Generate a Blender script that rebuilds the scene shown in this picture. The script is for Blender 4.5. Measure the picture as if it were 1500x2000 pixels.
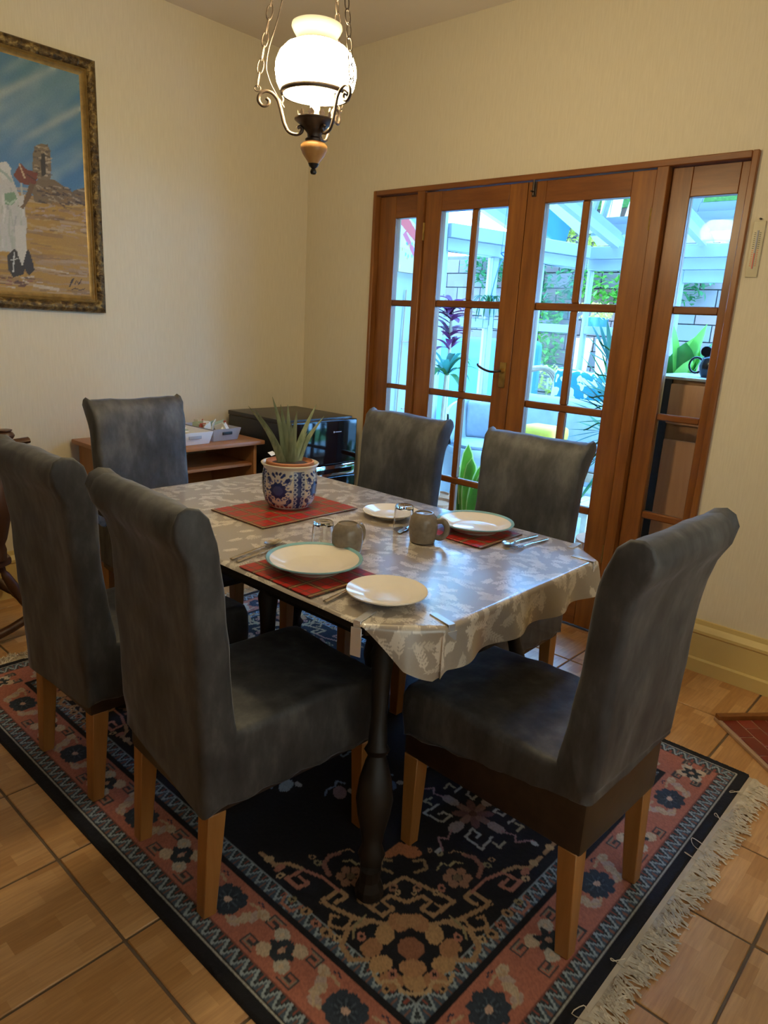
import bpy, bmesh, math, random
import numpy as np
from mathutils import Vector, Matrix, noise
random.seed(7); RNG = np.random.RandomState(11)
S = bpy.context.scene
for o in list(bpy.data.objects): bpy.data.objects.remove(o)
COL = S.collection
PI = math.pi

# ------------------------------------------------------------------ camera
CAM = np.array([-2.9836, -3.3995, 1.353]); FPX = 1377.71
_y, _p, _r = [math.radians(a) for a in (41.6891, -14.8955, 3.2498)]
_f = np.array([math.cos(_y)*math.cos(_p), math.sin(_y)*math.cos(_p), math.sin(_p)])
_rt = np.array([math.sin(_y), -math.cos(_y), 0.]); _up = np.cross(_rt, _f)
RX = math.cos(_r)*_rt + math.sin(_r)*_up; UX = -math.sin(_r)*_rt + math.cos(_r)*_up
cd = bpy.data.cameras.new('camera'); cam = bpy.data.objects.new('camera', cd); COL.objects.link(cam)
cd.sensor_fit = 'VERTICAL'; cd.sensor_height = 36; cd.sensor_width = 27; cd.lens = FPX/2000*36; cd.clip_start = .05
cam.matrix_world = Matrix(((RX[0], UX[0], -_f[0], CAM[0]), (RX[1], UX[1], -_f[1], CAM[1]), (RX[2], UX[2], -_f[2], CAM[2]), (0, 0, 0, 1)))
S.camera = cam
def ray(u, v): return RX*((u-750)/FPX) - UX*((v-1000)/FPX) + _f
def atx(u, v, x): d = ray(u, v); return CAM + d*((x-CAM[0])/d[0])
def aty(u, v, y): d = ray(u, v); return CAM + d*((y-CAM[1])/d[1])
def atz(u, v, z): d = ray(u, v); return CAM + d*((z-CAM[2])/d[2])

# ------------------------------------------------------------------ world, exposure
w = bpy.data.worlds.new('sky'); S.world = w; w.use_nodes = True
bg = w.node_tree.nodes['Background']; bg.inputs[0].default_value = (.22, .52, 1.0, 1); bg.inputs[1].default_value = 15.5
LAMP_POWER = 208.0
S.view_settings.view_transform = 'Standard'; S.view_settings.look = 'None'
S.view_settings.exposure = 0.28; S.view_settings.gamma = 1; S.view_settings.use_curve_mapping = False
cy = S.cycles; cy.max_bounces = 10; cy.diffuse_bounces = 5; cy.transparent_max_bounces = 24; cy.caustics_reflective = False; cy.caustics_refractive = False
cy.use_denoising = True; cy.sample_clamp_indirect = 6

# ------------------------------------------------------------------ materials
M = {}
class NT:
    def __init__(s, name):
        s.m = bpy.data.materials.new(name); s.m.use_nodes = True; s.t = s.m.node_tree; s.b = s.t.nodes['Principled BSDF']; M[name] = s.m
    def n(s, typ, **kw):
        nd = s.t.nodes.new(typ)
        for k, v in kw.items():
            if k.startswith('i_'): nd.inputs[k[2:].replace('_', ' ')].default_value = v
            else: setattr(nd, k, v)
        return nd
    def l(s, a, b): s.t.links.new(a, b)
    def coord(s, scale=(1, 1, 1), kind='Object', rot=(0, 0, 0)):
        tc = s.n('ShaderNodeTexCoord'); mp = s.n('ShaderNodeMapping'); mp.inputs['Scale'].default_value = scale; mp.inputs['Rotation'].default_value = rot
        s.l(tc.outputs[kind], mp.inputs['Vector']); return mp.outputs[0]
    def noise(s, vec, scale=5, detail=4, rough=.55):
        nd = s.n('ShaderNodeTexNoise'); nd.inputs['Scale'].default_value = scale; nd.inputs['Detail'].default_value = detail; nd.inputs['Roughness'].default_value = rough
        s.l(vec, nd.inputs['Vector']); return nd.outputs['Fac']
    def ramp(s, fac, *stops):
        r = s.n('ShaderNodeValToRGB'); e = r.color_ramp.elements
        while len(e) < len(stops): e.new(.5)
        for i, (p, c) in enumerate(stops): e[i].position = p; e[i].color = (*c, 1)
        s.l(fac, r.inputs[0]); return r.outputs[0]
    def bump(s, h, strength=.2, dist=.01):
        b = s.n('ShaderNodeBump'); b.inputs['Strength'].default_value = strength; b.inputs['Distance'].default_value = dist
        s.l(h, b.inputs['Height']); s.l(b.outputs[0], s.b.inputs['Normal'])
    def set(s, **kw):
        for k, v in kw.items(): s.b.inputs[k.replace('_', ' ')].default_value = v
        return s
def plain(name, c, rough=.5, metal=0, var=.12, scale=12, bump=0, **kw):
    t = NT(name); t.set(Roughness=rough, Metallic=metal, **kw)
    v = t.coord(); f = t.noise(v, scale)
    t.l(t.ramp(f, (.3, tuple(x*(1-var) for x in c)), (.7, tuple(min(1, x*(1+var)) for x in c))), t.b.inputs['Base Color'])
    if bump: t.bump(f, bump)
    return t.m
def wood(name, c1, c2, axis=2, scale=9, rough=.35, stretch=9, knots=False, **kw):
    t = NT(name); t.set(Roughness=rough, **kw)
    sc = [stretch]*3; sc[axis] = .8; v = t.coord(tuple(sc))
    a = t.noise(v, scale*.35, 6, .65); b = t.noise(t.coord((1.2, 1.2, 1.2)), 2.2, 2)
    mx = t.n('ShaderNodeMath', operation='MULTIPLY_ADD'); t.l(a, mx.inputs[0]); mx.inputs[1].default_value = .75; mb = t.n('ShaderNodeMath', operation='MULTIPLY'); t.l(b, mb.inputs[0]); mb.inputs[1].default_value = .3; t.l(mb.outputs[0], mx.inputs[2])
    t.l(t.ramp(mx.outputs[0], (.3, c1), (.52, tuple((p+q)/2 for p, q in zip(c1, c2))), (.72, c2)), t.b.inputs['Base Color']); t.bump(a, .08, .004)
    return t.m
def vcol(name, rough=.6, bump=0, bscale=200, **kw):
    t = NT(name); t.set(Roughness=rough, **kw); a = t.n('ShaderNodeAttribute', attribute_name='Col'); t.l(a.outputs['Color'], t.b.inputs['Base Color'])
    if bump: t.bump(t.noise(t.coord(), bscale, 3), bump, .004)
    return t.m
# wallpaper: fine vertical thread relief
t = NT('wallpaper'); v = t.coord((60, 60, 4)); f = t.noise(v, 3, 3); g = t.noise(t.coord(), 1.3, 2)
t.l(t.ramp(f, (.3, (.70, .615, .445)), (.7, (.755, .67, .495))), t.b.inputs['Base Color']); t.set(Roughness=.75); t.bump(f, .12, .002)
plain('bounce_dimming_wall', (.20, .145, .10), .8, 0, .06); plain('ceiling_paint', (.75, .67, .58), .85, var=.03, scale=2)  # first: dark tone for the unseen near wall, chosen to cut bounce light
plain('skirting_paint', (.70, .53, .20), .4, var=.06, scale=3)
plain('grout', (.16, .11, .065), .9)
t = NT('floor_tile'); oi = t.n('ShaderNodeObjectInfo'); tc = t.n('ShaderNodeTexCoord'); ad = t.n('ShaderNodeVectorMath', operation='ADD'); t.l(tc.outputs['Object'], ad.inputs[0])
sv = t.n('ShaderNodeVectorMath', operation='SCALE'); t.l(oi.outputs['Location'], sv.inputs[0]); sv.inputs['Scale'].default_value = 1.37; t.l(sv.outputs[0], ad.inputs[1])
br = t.n('ShaderNodeTexBrick'); br.inputs['Scale'].default_value = 1; br.inputs['Brick Width'].default_value = .105; br.inputs['Row Height'].default_value = .048; br.inputs['Mortar Size'].default_value = 0; br.inputs['Bias'].default_value = 0
br.inputs['Color1'].default_value = (.53, .265, .088, 1); br.inputs['Color2'].default_value = (.72, .41, .17, 1); t.l(ad.outputs[0], br.inputs['Vector'])
mp = t.n('ShaderNodeMapping'); mp.inputs['Scale'].default_value = (5, 60, 5); t.l(ad.outputs[0], mp.inputs[0]); f = t.noise(mp.outputs[0], 2, 4)
mm = t.n('ShaderNodeMix', data_type='RGBA', blend_type='MULTIPLY'); mm.inputs[0].default_value = .5; t.l(br.outputs['Color'], mm.inputs[6]); t.l(t.ramp(f, (.3, (.55, .5, .45)), (.7, (1, 1, 1))), mm.inputs[7])
t.l(mm.outputs[2], t.b.inputs['Base Color']); t.set(Roughness=.32); t.bump(f, .05, .002)
wood('door_wood', (.135, .040, .008), (.34, .125, .024), 2, rough=.33)
wood('door_wood_cross', (.125, .036, .008), (.29, .10, .02), 1, rough=.33)
wood('dark_wood', (.004, .003, .0025), (.012, .007, .005), 2, rough=.55)
wood('rocker_wood', (.035, .014, .007), (.10, .042, .02), 2, rough=.35)
wood('oak_leg', (.30, .125, .03), (.46, .215, .06), 2, rough=.42)
wood('pine', (.30, .11, .035), (.46, .20, .075), 0, rough=.4)
wood('pine_upright', (.30, .12, .035), (.45, .20, .07), 2, rough=.4)
wood('lamp_wood', (.42, .20, .06), (.62, .34, .12), 2, rough=.35)
wood('cabinet_wood', (.26, .12, .05), (.38, .19, .085), 2, rough=.45)
wood('cane', (.42, .26, .15), (.62, .43, .28), 2, rough=.5); wood('panel_wood', (.44, .20, .10), (.60, .31, .17), 2, rough=.4)
plain('leather', (.030, .017, .011), .42, var=.3, scale=30)
t = NT('velvet'); f = t.noise(t.coord((1, 1, .4)), 20, 5, .65); g = t.noise(t.coord((1, 1, .7)), 5, 3, .55); av = t.n('ShaderNodeMath', operation='MULTIPLY_ADD'); t.l(f, av.inputs[0]); av.inputs[1].default_value = .55; hv = t.n('ShaderNodeMath', operation='MULTIPLY'); t.l(g, hv.inputs[0]); hv.inputs[1].default_value = .45; t.l(hv.outputs[0], av.inputs[2])
t.l(t.ramp(av.outputs[0], (.36, (.026, .026, .029)), (.5, (.055, .054, .055)), (.64, (.108, .105, .102))), t.b.inputs['Base Color'])
t.set(Roughness=.6, Sheen_Weight=.3, Sheen_Roughness=.3); t.b.inputs['Sheen Tint'].default_value = (.75, .82, 1.0, 1); t.bump(g, .35, .03)
vcol('rug_pile', .95, .35, 420); vcol('oil_paint', .45, .2, 160); vcol('cloth_print', .28, .03, 30, Coat_Weight=1.0, Coat_Roughness=.17, Specular_IOR_Level=1.0); vcol('pot_glaze', .15); vcol('canvas_print', .7)
plain('fringe', (.66, .57, .43), .9, var=.2, scale=40)
plain('hem', (.55, .46, .34), .9)
t = NT('gilt'); v = t.coord(); vo = t.n('ShaderNodeTexVoronoi'); vo.inputs['Scale'].default_value = 55; t.l(v, vo.inputs['Vector']); f = t.noise(v, 45, 4)
t.l(t.ramp(f, (.35, (.035, .020, .008)), (.55, (.14, .085, .025)), (.72, (.34, .23, .075))), t.b.inputs['Base Color']); t.set(Roughness=.4, Metallic=.45); t.bump(f, .9, .012)
plain('gilt_inner', (.30, .19, .06), .38, .4, .3, 30)
plain('bronze', (.075, .055, .045), .38, .75, .2, 20); plain('antique_silver', (.085, .06, .045), .4, .6, .2, 20); plain('brass', (.42, .27, .08), .35, .85, .25, 30)
plain('steel', (.62, .60, .58), .18, 1, .05); plain('spoon_steel', (.62, .56, .47), .22, 1, .05)
plain('black_gloss', (.006, .0065, .008), .07, 0, .1); plain('black_matt', (.012, .012, .013), .38, 0, .1); plain('fridge_top', (.02, .018, .016), .32)
plain('chrome', (.7, .72, .75), .08, 1, 0); plain('clip_metal', (.72, .73, .76), .22, .55, .02); plain('logo', (.6, .62, .66), .4)
plain('china', (.84, .76, .62), .13, 0, .03); plain('china_rim', (.22, .42, .43), .18, 0, .1)
t = NT('stoneware'); v = t.coord(); f = t.noise(v, 90, 3); t.l(t.ramp(f, (.3, (.20, .16, .115)), (.7, (.25, .205, .15))), t.b.inputs['Base Color']); t.set(Roughness=.22)
plain('terracotta', (.42, .16, .07), .8); plain('soil', (.045, .03, .02), .95, bump=.6)
plain('white_plastic', (.78, .78, .80), .4, 0, .02); plain('grey_plastic', (.36, .36, .40), .4, 0, .04); plain('paper', (.8, .76, .66), .8); plain('red_paper', (.5, .10, .06), .7); plain('green_paper', (.35, .42, .3), .7)
plain('ivory', (.62, .55, .36), .4); plain('red_ink', (.7, .12, .05), .5); plain('dark_ink', (.05, .05, .05), .5)
t = NT('hearth_tile'); oi = t.n('ShaderNodeObjectInfo'); t.l(t.ramp(oi.outputs['Random'], (0, (.16, .018, .010)), (1, (.30, .04, .02))), t.b.inputs['Base Color']); t.set(Roughness=.35)
plain('mortar', (.45, .30, .2), .9)
# tartan mat
t = NT('tartan'); tc = t.n('ShaderNodeTexCoord'); sp = t.n('ShaderNodeSeparateXYZ'); t.l(tc.outputs['Object'], sp.inputs[0]); outs = []
def stripe(src, period, lo, hi, off=0.):
    a = t.n('ShaderNodeMath', operation='ADD'); a.inputs[1].default_value = 10+off; t.l(src, a.inputs[0]); m = t.n('ShaderNodeMath', operation='MODULO'); t.l(a.outputs[0], m.inputs[0]); m.inputs[1].default_value = period
    g1 = t.n('ShaderNodeMath', operation='GREATER_THAN'); t.l(m.outputs[0], g1.inputs[0]); g1.inputs[1].default_value = lo; g2 = t.n('ShaderNodeMath', operation='LESS_THAN'); t.l(m.outputs[0], g2.inputs[0]); g2.inputs[1].default_value = hi
    q = t.n('ShaderNodeMath', operation='MULTIPLY'); t.l(g1.outputs[0], q.inputs[0]); t.l(g2.outputs[0], q.inputs[1]); return q.outputs[0]
def layer(base, fac, col, k):
    m = t.n('ShaderNodeMath', operation='MULTIPLY'); t.l(fac, m.inputs[0]); m.inputs[1].default_value = k; x = t.n('ShaderNodeMix', data_type='RGBA'); t.l(m.outputs[0], x.inputs[0]); x.inputs[7].default_value = (*col, 1)
    if isinstance(base, tuple): x.inputs[6].default_value = (*base, 1)
    else: t.l(base, x.inputs[6])
    return x.outputs[2]
c = (.40, .014, .010)
for s_ in (sp.outputs[0], sp.outputs[1]):
    c = layer(c, stripe(s_, .068, .004, .020), (.035, .05, .025), .7); c = layer(c, stripe(s_, .068, .010, .013), (.55, .45, .16), .6); c = layer(c, stripe(s_, .068, .040, .0435), (.05, .06, .04), .75)
t.l(c, t.b.inputs['Base Color']); t.set(Roughness=.3)
def glass(name, tint, refl=1.45, rough=.0):
    t = NT(name); tr = t.n('ShaderNodeBsdfTransparent'); tr.inputs[0].default_value = (*tint, 1); gl = t.n('ShaderNodeBsdfGlossy'); gl.inputs['Roughness'].default_value = rough
    fr = t.n('ShaderNodeFresnel'); fr.inputs[0].default_value = refl; mx = t.n('ShaderNodeMixShader'); t.l(fr.outputs[0], mx.inputs[0]); t.l(tr.outputs[0], mx.inputs[1]); t.l(gl.outputs[0], mx.inputs[2])
    t.l(mx.outputs[0], t.t.nodes['Material Output'].inputs[0]); return t.m
t = NT('fill_blind'); tl = t.n('ShaderNodeBsdfTranslucent'); tl.inputs[0].default_value = (.46, .20, .095, 1); t.l(tl.outputs[0], t.t.nodes['Material Output'].inputs[0])  # tinted translucent sheet of the added window, turns sky into warm fill
glass('window_glass', (.97, .985, .985), 1.13); glass('roof_glass', (.62, .80, .92), 1.2)
t = NT('tumbler_glass'); t.set(Roughness=0, IOR=1.45, Transmission_Weight=1.0); t.b.inputs['Base Color'].default_value = (.97, .98, .98, 1)
def emit(name, c, k):
    t = NT(name); t.set(Emission_Strength=k, Roughness=.2); t.b.inputs['Base Color'].default_value = (.9, .88, .8, 1); t.b.inputs['Emission Color'].default_value = (*c, 1); return t.m
emit('opal_glass', (1.0, .81, .46), LAMP_POWER*.42); emit('opal_neck', (1.0, .81, .46), .55); M['opal_neck'].node_tree.nodes['Principled BSDF'].inputs['Base Color'].default_value = (.16, .145, .10, 1); emit('bulb', (1, .81, .46), LAMP_POWER)
plain('candle', (.75, .68, .45), .5)
plain('upvc', (.40, .42, .44), .35, 0, .02); plain('render_white', (.45, .45, .44), .8, 0, .03); plain('paving', (.55, .53, .5), .7, 0, .1, 4); plain('mint', (.6, .72, .66), .6)
plain('grass', (.10, .22, .04), .9, 0, .4, 20)
t = NT('block'); oi = t.n('ShaderNodeObjectInfo'); t.l(t.ramp(oi.outputs['Random'], (0, (.13, .105, .10)), (.5, (.19, .135, .125)), (.75, (.26, .12, .09)), (1, (.16, .15, .15))), t.b.inputs['Base Color']); t.set(Roughness=.9)
for nm, c in (('leaf_green', (.05, .17, .035)), ('leaf_bright', (.16, .36, .05)), ('leaf_dark', (.025, .10, .05)), ('leaf_teal', (.05, .19, .14)), ('leaf_purple', (.16, .03, .10)), ('ivy', (.06, .20, .07)), ('leaf_edge', (.50, .55, .20)), ('leaf_yellow', (.55, .55, .10))):
    plain(nm, c, .45, 0, .3, 14); nt = M[nm].node_tree; tl = nt.nodes.new('ShaderNodeBsdfTranslucent'); tl.inputs[0].default_value = (*[min(1, 1.5*q) for q in c], 1); ms = nt.nodes.new('ShaderNodeMixShader'); ms.inputs[0].default_value = .45
    nt.links.new(nt.nodes['Principled BSDF'].outputs[0], ms.inputs[1]); nt.links.new(tl.outputs[0], ms.inputs[2]); nt.links.new(ms.outputs[0], nt.nodes['Material Output'].inputs[0])
t = NT('aloe'); v = t.coord((30, 30, 3)); f = t.noise(v, 2, 3); t.l(t.ramp(f, (.35, (.12, .15, .075)), (.65, (.24, .27, .15))), t.b.inputs['Base Color']); t.set(Roughness=.4)
plain('cover_blue', (.05, .19, .38), .6, 0, .15, 3); plain('cushion_grey', (.42, .44, .48), .9, 0, .1); plain('cushion_yellow', (.75, .55, .06), .8); plain('cushion_blue', (.16, .30, .50), .9, 0, .5, 60); plain('pot_blue', (.05, .16, .38), .35); plain('timber', (.62, .50, .36), .7, 0, .15); plain('teapot_black', (.008, .008, .009), .2)
t = NT('palm_print'); v = t.coord((1, 1, 1)); wv = t.n('ShaderNodeTexWave'); wv.inputs['Scale'].default_value = 9; wv.inputs['Distortion'].default_value = 9; wv.inputs['Detail'].default_value = 2; t.l(v, wv.inputs['Vector']); t.l(t.ramp(wv.outputs['Fac'], (.45, (.03, .22, .28)), (.55, (.78, .8, .8))), t.b.inputs['Base Color']); t.set(Roughness=.9)

# ------------------------------------------------------------------ mesh helpers
class MB:
    def __init__(s): s.v = []; s.f = []
    def add(s, vs, fs): k = len(s.v); s.v += [tuple(map(float, p)) for p in vs]; s.f += [tuple(i+k for i in f) for f in fs]; return s
    def bx(s, x0, x1, y0, y1, z0, z1):
        return s.add([(x0, y0, z0), (x1, y0, z0), (x1, y1, z0), (x0, y1, z0), (x0, y0, z1), (x1, y0, z1), (x1, y1, z1), (x0, y1, z1)], [(0, 3, 2, 1), (4, 5, 6, 7), (0, 1, 5, 4), (1, 2, 6, 5), (2, 3, 7, 6), (3, 0, 4, 7)])
    def bar(s, a, b, w, h=None, w2=None, h2=None):     # tapered square bar between two points
        a = Vector(a); b = Vector(b); h = h or w; w2 = w2 or w; h2 = h2 or h; d = (b-a).normalized(); r = Vector((0, 0, 1)) if abs(d.z) < .9 else Vector((0, 1, 0)); u = d.cross(r).normalized(); q = u.cross(d)
        vs = [a+u*sx*w/2+q*sy*h/2 for sx, sy in ((-1, -1), (1, -1), (1, 1), (-1, 1))]+[b+u*sx*w2/2+q*sy*h2/2 for sx, sy in ((-1, -1), (1, -1), (1, 1), (-1, 1))]
        return s.add(vs, [(0, 3, 2, 1), (4, 5, 6, 7), (0, 1, 5, 4), (1, 2, 6, 5), (2, 3, 7, 6), (3, 0, 4, 7)])
    def tube(s, pts, r, n=8, closed=False, flat=1.0):
        P = [Vector(p) for p in pts]; m = len(P); R = r if isinstance(r, (list, tuple)) else [r]*m; vs = []; up = None
        for i in range(m):
            if closed: d = P[(i+1) % m]-P[i-1]
            else: d = P[min(i+1, m-1)]-P[max(i-1, 0)]
            d.normalize()
            if up is None: up = Vector((0, 0, 1)) if abs(d.z) < .9 else Vector((1, 0, 0))
            u = d.cross(up).normalized(); q = u.cross(d); up = q
            vs += [P[i]+u*math.cos(2*PI*k/n)*R[i]+q*math.sin(2*PI*k/n)*R[i]*flat for k in range(n)]
        fs = []
        for i in range(m if closed else m-1):
            for k in range(n):
                a = i*n+k; b = i*n+(k+1) % n; j = ((i+1) % m)*n; fs.append((a, b, j+(k+1) % n, j+k))
        if not closed: fs += [tuple(range(n-1, -1, -1)), tuple((m-1)*n+k for k in range(n))]
        return s.add(vs, fs)
    def lathe(s, prof, c=(0, 0, 0), n=32, axis=None):   # prof [(r,z)] along z or along an axis vector
        vs = []; A = Vector(axis or (0, 0, 1)).normalized(); e = Vector((1, 0, 0)) if abs(A.x) < .9 else Vector((0, 1, 0)); u = A.cross(e).normalized(); q = A.cross(u); C = Vector(c)
        for r, z in prof:
            for k in range(n): a = 2*PI*k/n; vs.append(C+A*z+(u*math.cos(a)+q*math.sin(a))*max(r, 1e-5))
        fs = [(i*n+k, i*n+(k+1) % n, (i+1)*n+(k+1) % n, (i+1)*n+k) for i in range(len(prof)-1) for k in range(n)]
        return s.add(vs, fs)
    def prism(s, poly, z0, z1):
        n = len(poly); return s.add([(x, y, z0) for x, y in poly]+[(x, y, z1) for x, y in poly], [tuple(range(n-1, -1, -1)), tuple(range(n, 2*n))]+[(i, (i+1) % n, n+(i+1) % n, n+i) for i in range(n)])
    def leaf(s, base, tip, w, side=None, sag=.0, fold=.25, n=8, shape=1.0, thick=0.):
        b = Vector(base); e = Vector(tip); d = e-b; L = d.length; sd = Vector(side) if side else d.cross(Vector((0, 0, 1))); 
        if sd.length < 1e-4: sd = Vector((1, 0, 0))
        sd.normalize(); nr = sd.cross(d).normalized(); vs = []
        for i in range(n+1):
            q = i/n; p = b+d*q+Vector((0, 0, sag*L*4*q*(1-q))); ww = w*.5*(math.sin(PI*min(1, q*.92+.08))**shape if shape else 1)*(1 if q < 1 else .02)
            vs += [p-sd*ww+nr*ww*fold, p, p+sd*ww+nr*ww*fold]
            if thick: vs[-2] = p-nr*thick*(1-q)
        fs = []
        for i in range(n):
            k = i*3; fs += [(k, k+1, k+4, k+3), (k+1, k+2, k+5, k+4)]
        return s.add(vs, fs)
    def build(s, name, mat, parent=None, smooth=False, bevel=0, seg=2, off=None):
        me = bpy.data.meshes.new(name); vs = s.v
        if off is not None: vs = [(x-off[0], y-off[1], z-off[2]) for x, y, z in vs]
        me.from_pydata(vs, [], s.f)
        bm = bmesh.new(); bm.from_mesh(me); bmesh.ops.recalc_face_normals(bm, faces=bm.faces)
        if bevel:
            ed = [e for e in bm.edges if len(e.link_faces) == 2 and e.calc_face_angle(0) > .6]
            bmesh.ops.bevel(bm, geom=ed, offset=bevel, segments=seg, affect='EDGES', profile=.6, clamp_overlap=True)
        bm.to_mesh(me); bm.free()
        if smooth or bevel: sm(me, smooth)
        me.materials.append(M[mat]); o = bpy.data.objects.new(name, me); COL.objects.link(o)
        if parent: o.parent = parent
        return o
def sm(me, smooth=True):
    me.polygons.foreach_set('use_smooth', [True]*len(me.polygons))
    if smooth is not True or smooth == 0:
        me.set_sharp_from_angle(angle=math.radians(40))
    else: me.set_sharp_from_angle(angle=math.radians(50))
def tag(o, label=None, cat=None, group=None, kind=None):
    for k, v in (('label', label), ('category', cat), ('group', group), ('kind', kind)):
        if v: o[k] = v
    return o
def thing(name, label, cat, loc=(0, 0, 0), rz=0, group=None, kind=None):
    o = bpy.data.objects.new(name, None); COL.objects.link(o); o.location = loc; o.rotation_euler = (0, 0, rz); o.empty_display_size = .1
    return tag(o, label, cat, group, kind)
def struct(name, mb, mat, **k): return tag(mb.build(name, mat, **k), kind='structure')
def copy_of(o, parent, loc, rz=None):
    c = o.copy(); COL.objects.link(c); c.parent = parent; c.location = loc
    if rz is not None: c.rotation_euler = (0, 0, rz)
    return c
def catmull(pts, n=6):
    P = [Vector(p) for p in pts]; P = [2*P[0]-P[1]]+P+[2*P[-1]-P[-2]]; out = []
    for i in range(1, len(P)-2):
        for k in range(n):
            q = k/n; a, b, c, d = P[i-1:i+3]; out.append(.5*((2*b)+(c-a)*q+(2*a-5*b+4*c-d)*q*q+(3*b-a-3*c+d)*q**3))
    out.append(P[-2]); return out
# colour raster on a regular grid
class Raster:
    def __init__(s, x0, x1, y0, y1, res, base):
        s.x0, s.y0, s.res = x0, y0, res; s.nx = int(round((x1-x0)/res))+1; s.ny = int(round((y1-y0)/res))+1
        s.X = np.linspace(x0, x1, s.nx); s.Y = np.linspace(y0, y1, s.ny); s.img = np.empty((s.ny, s.nx, 3), np.float32); s.img[:] = base
    def win(s, x0, x1, y0, y1):
        i0 = max(0, int((x0-s.x0)/s.res)-1); i1 = min(s.nx, int((x1-s.x0)/s.res)+3); j0 = max(0, int((y0-s.y0)/s.res)-1); j1 = min(s.ny, int((y1-s.y0)/s.res)+3)
        if i0 >= i1 or j0 >= j1: return None
        X, Y = np.meshgrid(s.X[i0:i1], s.Y[j0:j1]); return s.img[j0:j1, i0:i1], X, Y
    def put(s, w, m, c, a=1.0): v = w[0]; v[m] = v[m]*(1-a)+np.array(c, np.float32)*a
    def ell(s, cx, cy, rx, ry, c, ang=0, a=1.0):
        R = max(rx, ry); w = s.win(cx-R, cx+R, cy-R, cy+R)
        if w is None: return
        dx, dy = w[1]-cx, w[2]-cy; ca, sa = math.cos(ang), math.sin(ang); s.put(w, ((dx*ca+dy*sa)/rx)**2+((dy*ca-dx*sa)/ry)**2 <= 1, c, a)
    def line(s, pts, wd, c, a=1.0):
        for (x0, y0), (x1, y1) in zip(pts[:-1], pts[1:]):
            w = s.win(min(x0, x1)-wd, max(x0, x1)+wd, min(y0, y1)-wd, max(y0, y1)+wd)
            if w is None: continue
            dx, dy = x1-x0, y1-y0; L = dx*dx+dy*dy or 1e-9; q = np.clip(((w[1]-x0)*dx+(w[2]-y0)*dy)/L, 0, 1); s.put(w, np.hypot(w[1]-x0-q*dx, w[2]-y0-q*dy) <= wd/2, c, a)
    def poly(s, pts, c, a=1.0):
        xs = [p[0] for p in pts]; ys = [p[1] for p in pts]; w = s.win(min(xs), max(xs), min(ys), max(ys))
        if w is None: return
        X, Y = w[1], w[2]; m = np.zeros(X.shape, bool); n = len(pts)
        for i in range(n):
            (xa, ya), (xb, yb) = pts[i], pts[i-1]
            if ya == yb: continue
            m ^= ((ya > Y) != (yb > Y)) & (X < (xb-xa)*(Y-ya)/(yb-ya)+xa)
        s.put(w, m, c, a)
    def jitter(s, k): s.img *= (1+RNG.uniform(-k, k, s.img.shape[:2]))[..., None].astype(np.float32)
def grid_mesh(name, P, colors, mat, parent=None, mask=None, smooth=True):   # P (ny,nx,3)
    ny, nx = P.shape[:2]; idx = np.arange(ny*nx).reshape(ny, nx); q = np.stack([idx[:-1, :-1], idx[:-1, 1:], idx[1:, 1:], idx[1:, :-1]], -1).reshape(-1, 4)
    if mask is not None: q = q[mask.reshape(-1)]
    me = bpy.data.meshes.new(name); me.vertices.add(ny*nx); me.vertices.foreach_set('co', P.reshape(-1).astype(np.float32)); n = len(q)
    me.loops.add(n*4); me.loops.foreach_set('vertex_index', q.reshape(-1).astype(np.int32)); me.polygons.add(n); me.polygons.foreach_set('loop_start', np.arange(0, n*4, 4, dtype=np.int32))
    try: me.polygons.foreach_set('loop_total', np.full(n, 4, np.int32))
    except Exception: pass
    me.update(calc_edges=True); me.validate()
    ca = me.color_attributes.new('Col', 'FLOAT_COLOR', 'POINT'); c4 = np.ones((ny*nx, 4), np.float32); c4[:, :3] = colors.reshape(-1, 3); ca.data.foreach_set('color', c4.reshape(-1))
    if smooth: me.polygons.foreach_set('use_smooth', [True]*n)
    me.materials.append(M[mat]); o = bpy.data.objects.new(name, me); COL.objects.link(o)
    if parent: o.parent = parent
    return o

# ================================================================== room shell
XW, YW, ZC = -4.0, -4.1, 2.7625            # far limits of the room behind the camera
YL, YR, ZT = -.5514, -2.4798, 2.04          # door frame opening
struct('wall_left', MB().bx(XW-.15, .12, 0, .15, 0, ZC), 'wallpaper')
struct('wall_right', MB().bx(0, .12, YL, 0, 0, ZC).bx(0, .12, YW-.15, YR, 0, ZC).bx(0, .12, YR, YL, ZT, ZC), 'wallpaper')
struct('wall_near', MB().bx(XW-.15, XW, YW-.15, 0, 0, ZC), 'bounce_dimming_wall')  # unseen wall, made dark to lessen bounce on the chair backs
WX0, WX1, WZ0, WZ1 = -3.6, -1.0, .75, 2.3
struct('wall_back', MB().bx(XW, WX0, YW-.15, YW, 0, ZC).bx(WX1, 0, YW-.15, YW, 0, ZC).bx(WX0, WX1, YW-.15, YW, 0, WZ0).bx(WX0, WX1, YW-.15, YW, WZ1, ZC), 'wallpaper')
struct('ceiling', MB().bx(XW-.15, .12, YW-.15, .15, ZC, ZC+.12), 'ceiling_paint')
wn = thing('added_fill_window', None, None, ((WX0+WX1)/2, YW-.08, WZ0), kind='structure')  # added window behind the camera, an invented source of fill light
mb = MB(); hw = (WX1-WX0)/2; hh = WZ1-WZ0
for a in ((-hw, -hw+.06, 0, hh), (hw-.06, hw, 0, hh), (-.03, .03, 0, hh), (-hw, hw, 0, .06), (-hw, hw, hh-.06, hh)): mb.bx(a[0], a[1], -.03, .03, a[2], a[3])
mb.build('added_window_frame', 'upvc', wn)
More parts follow.
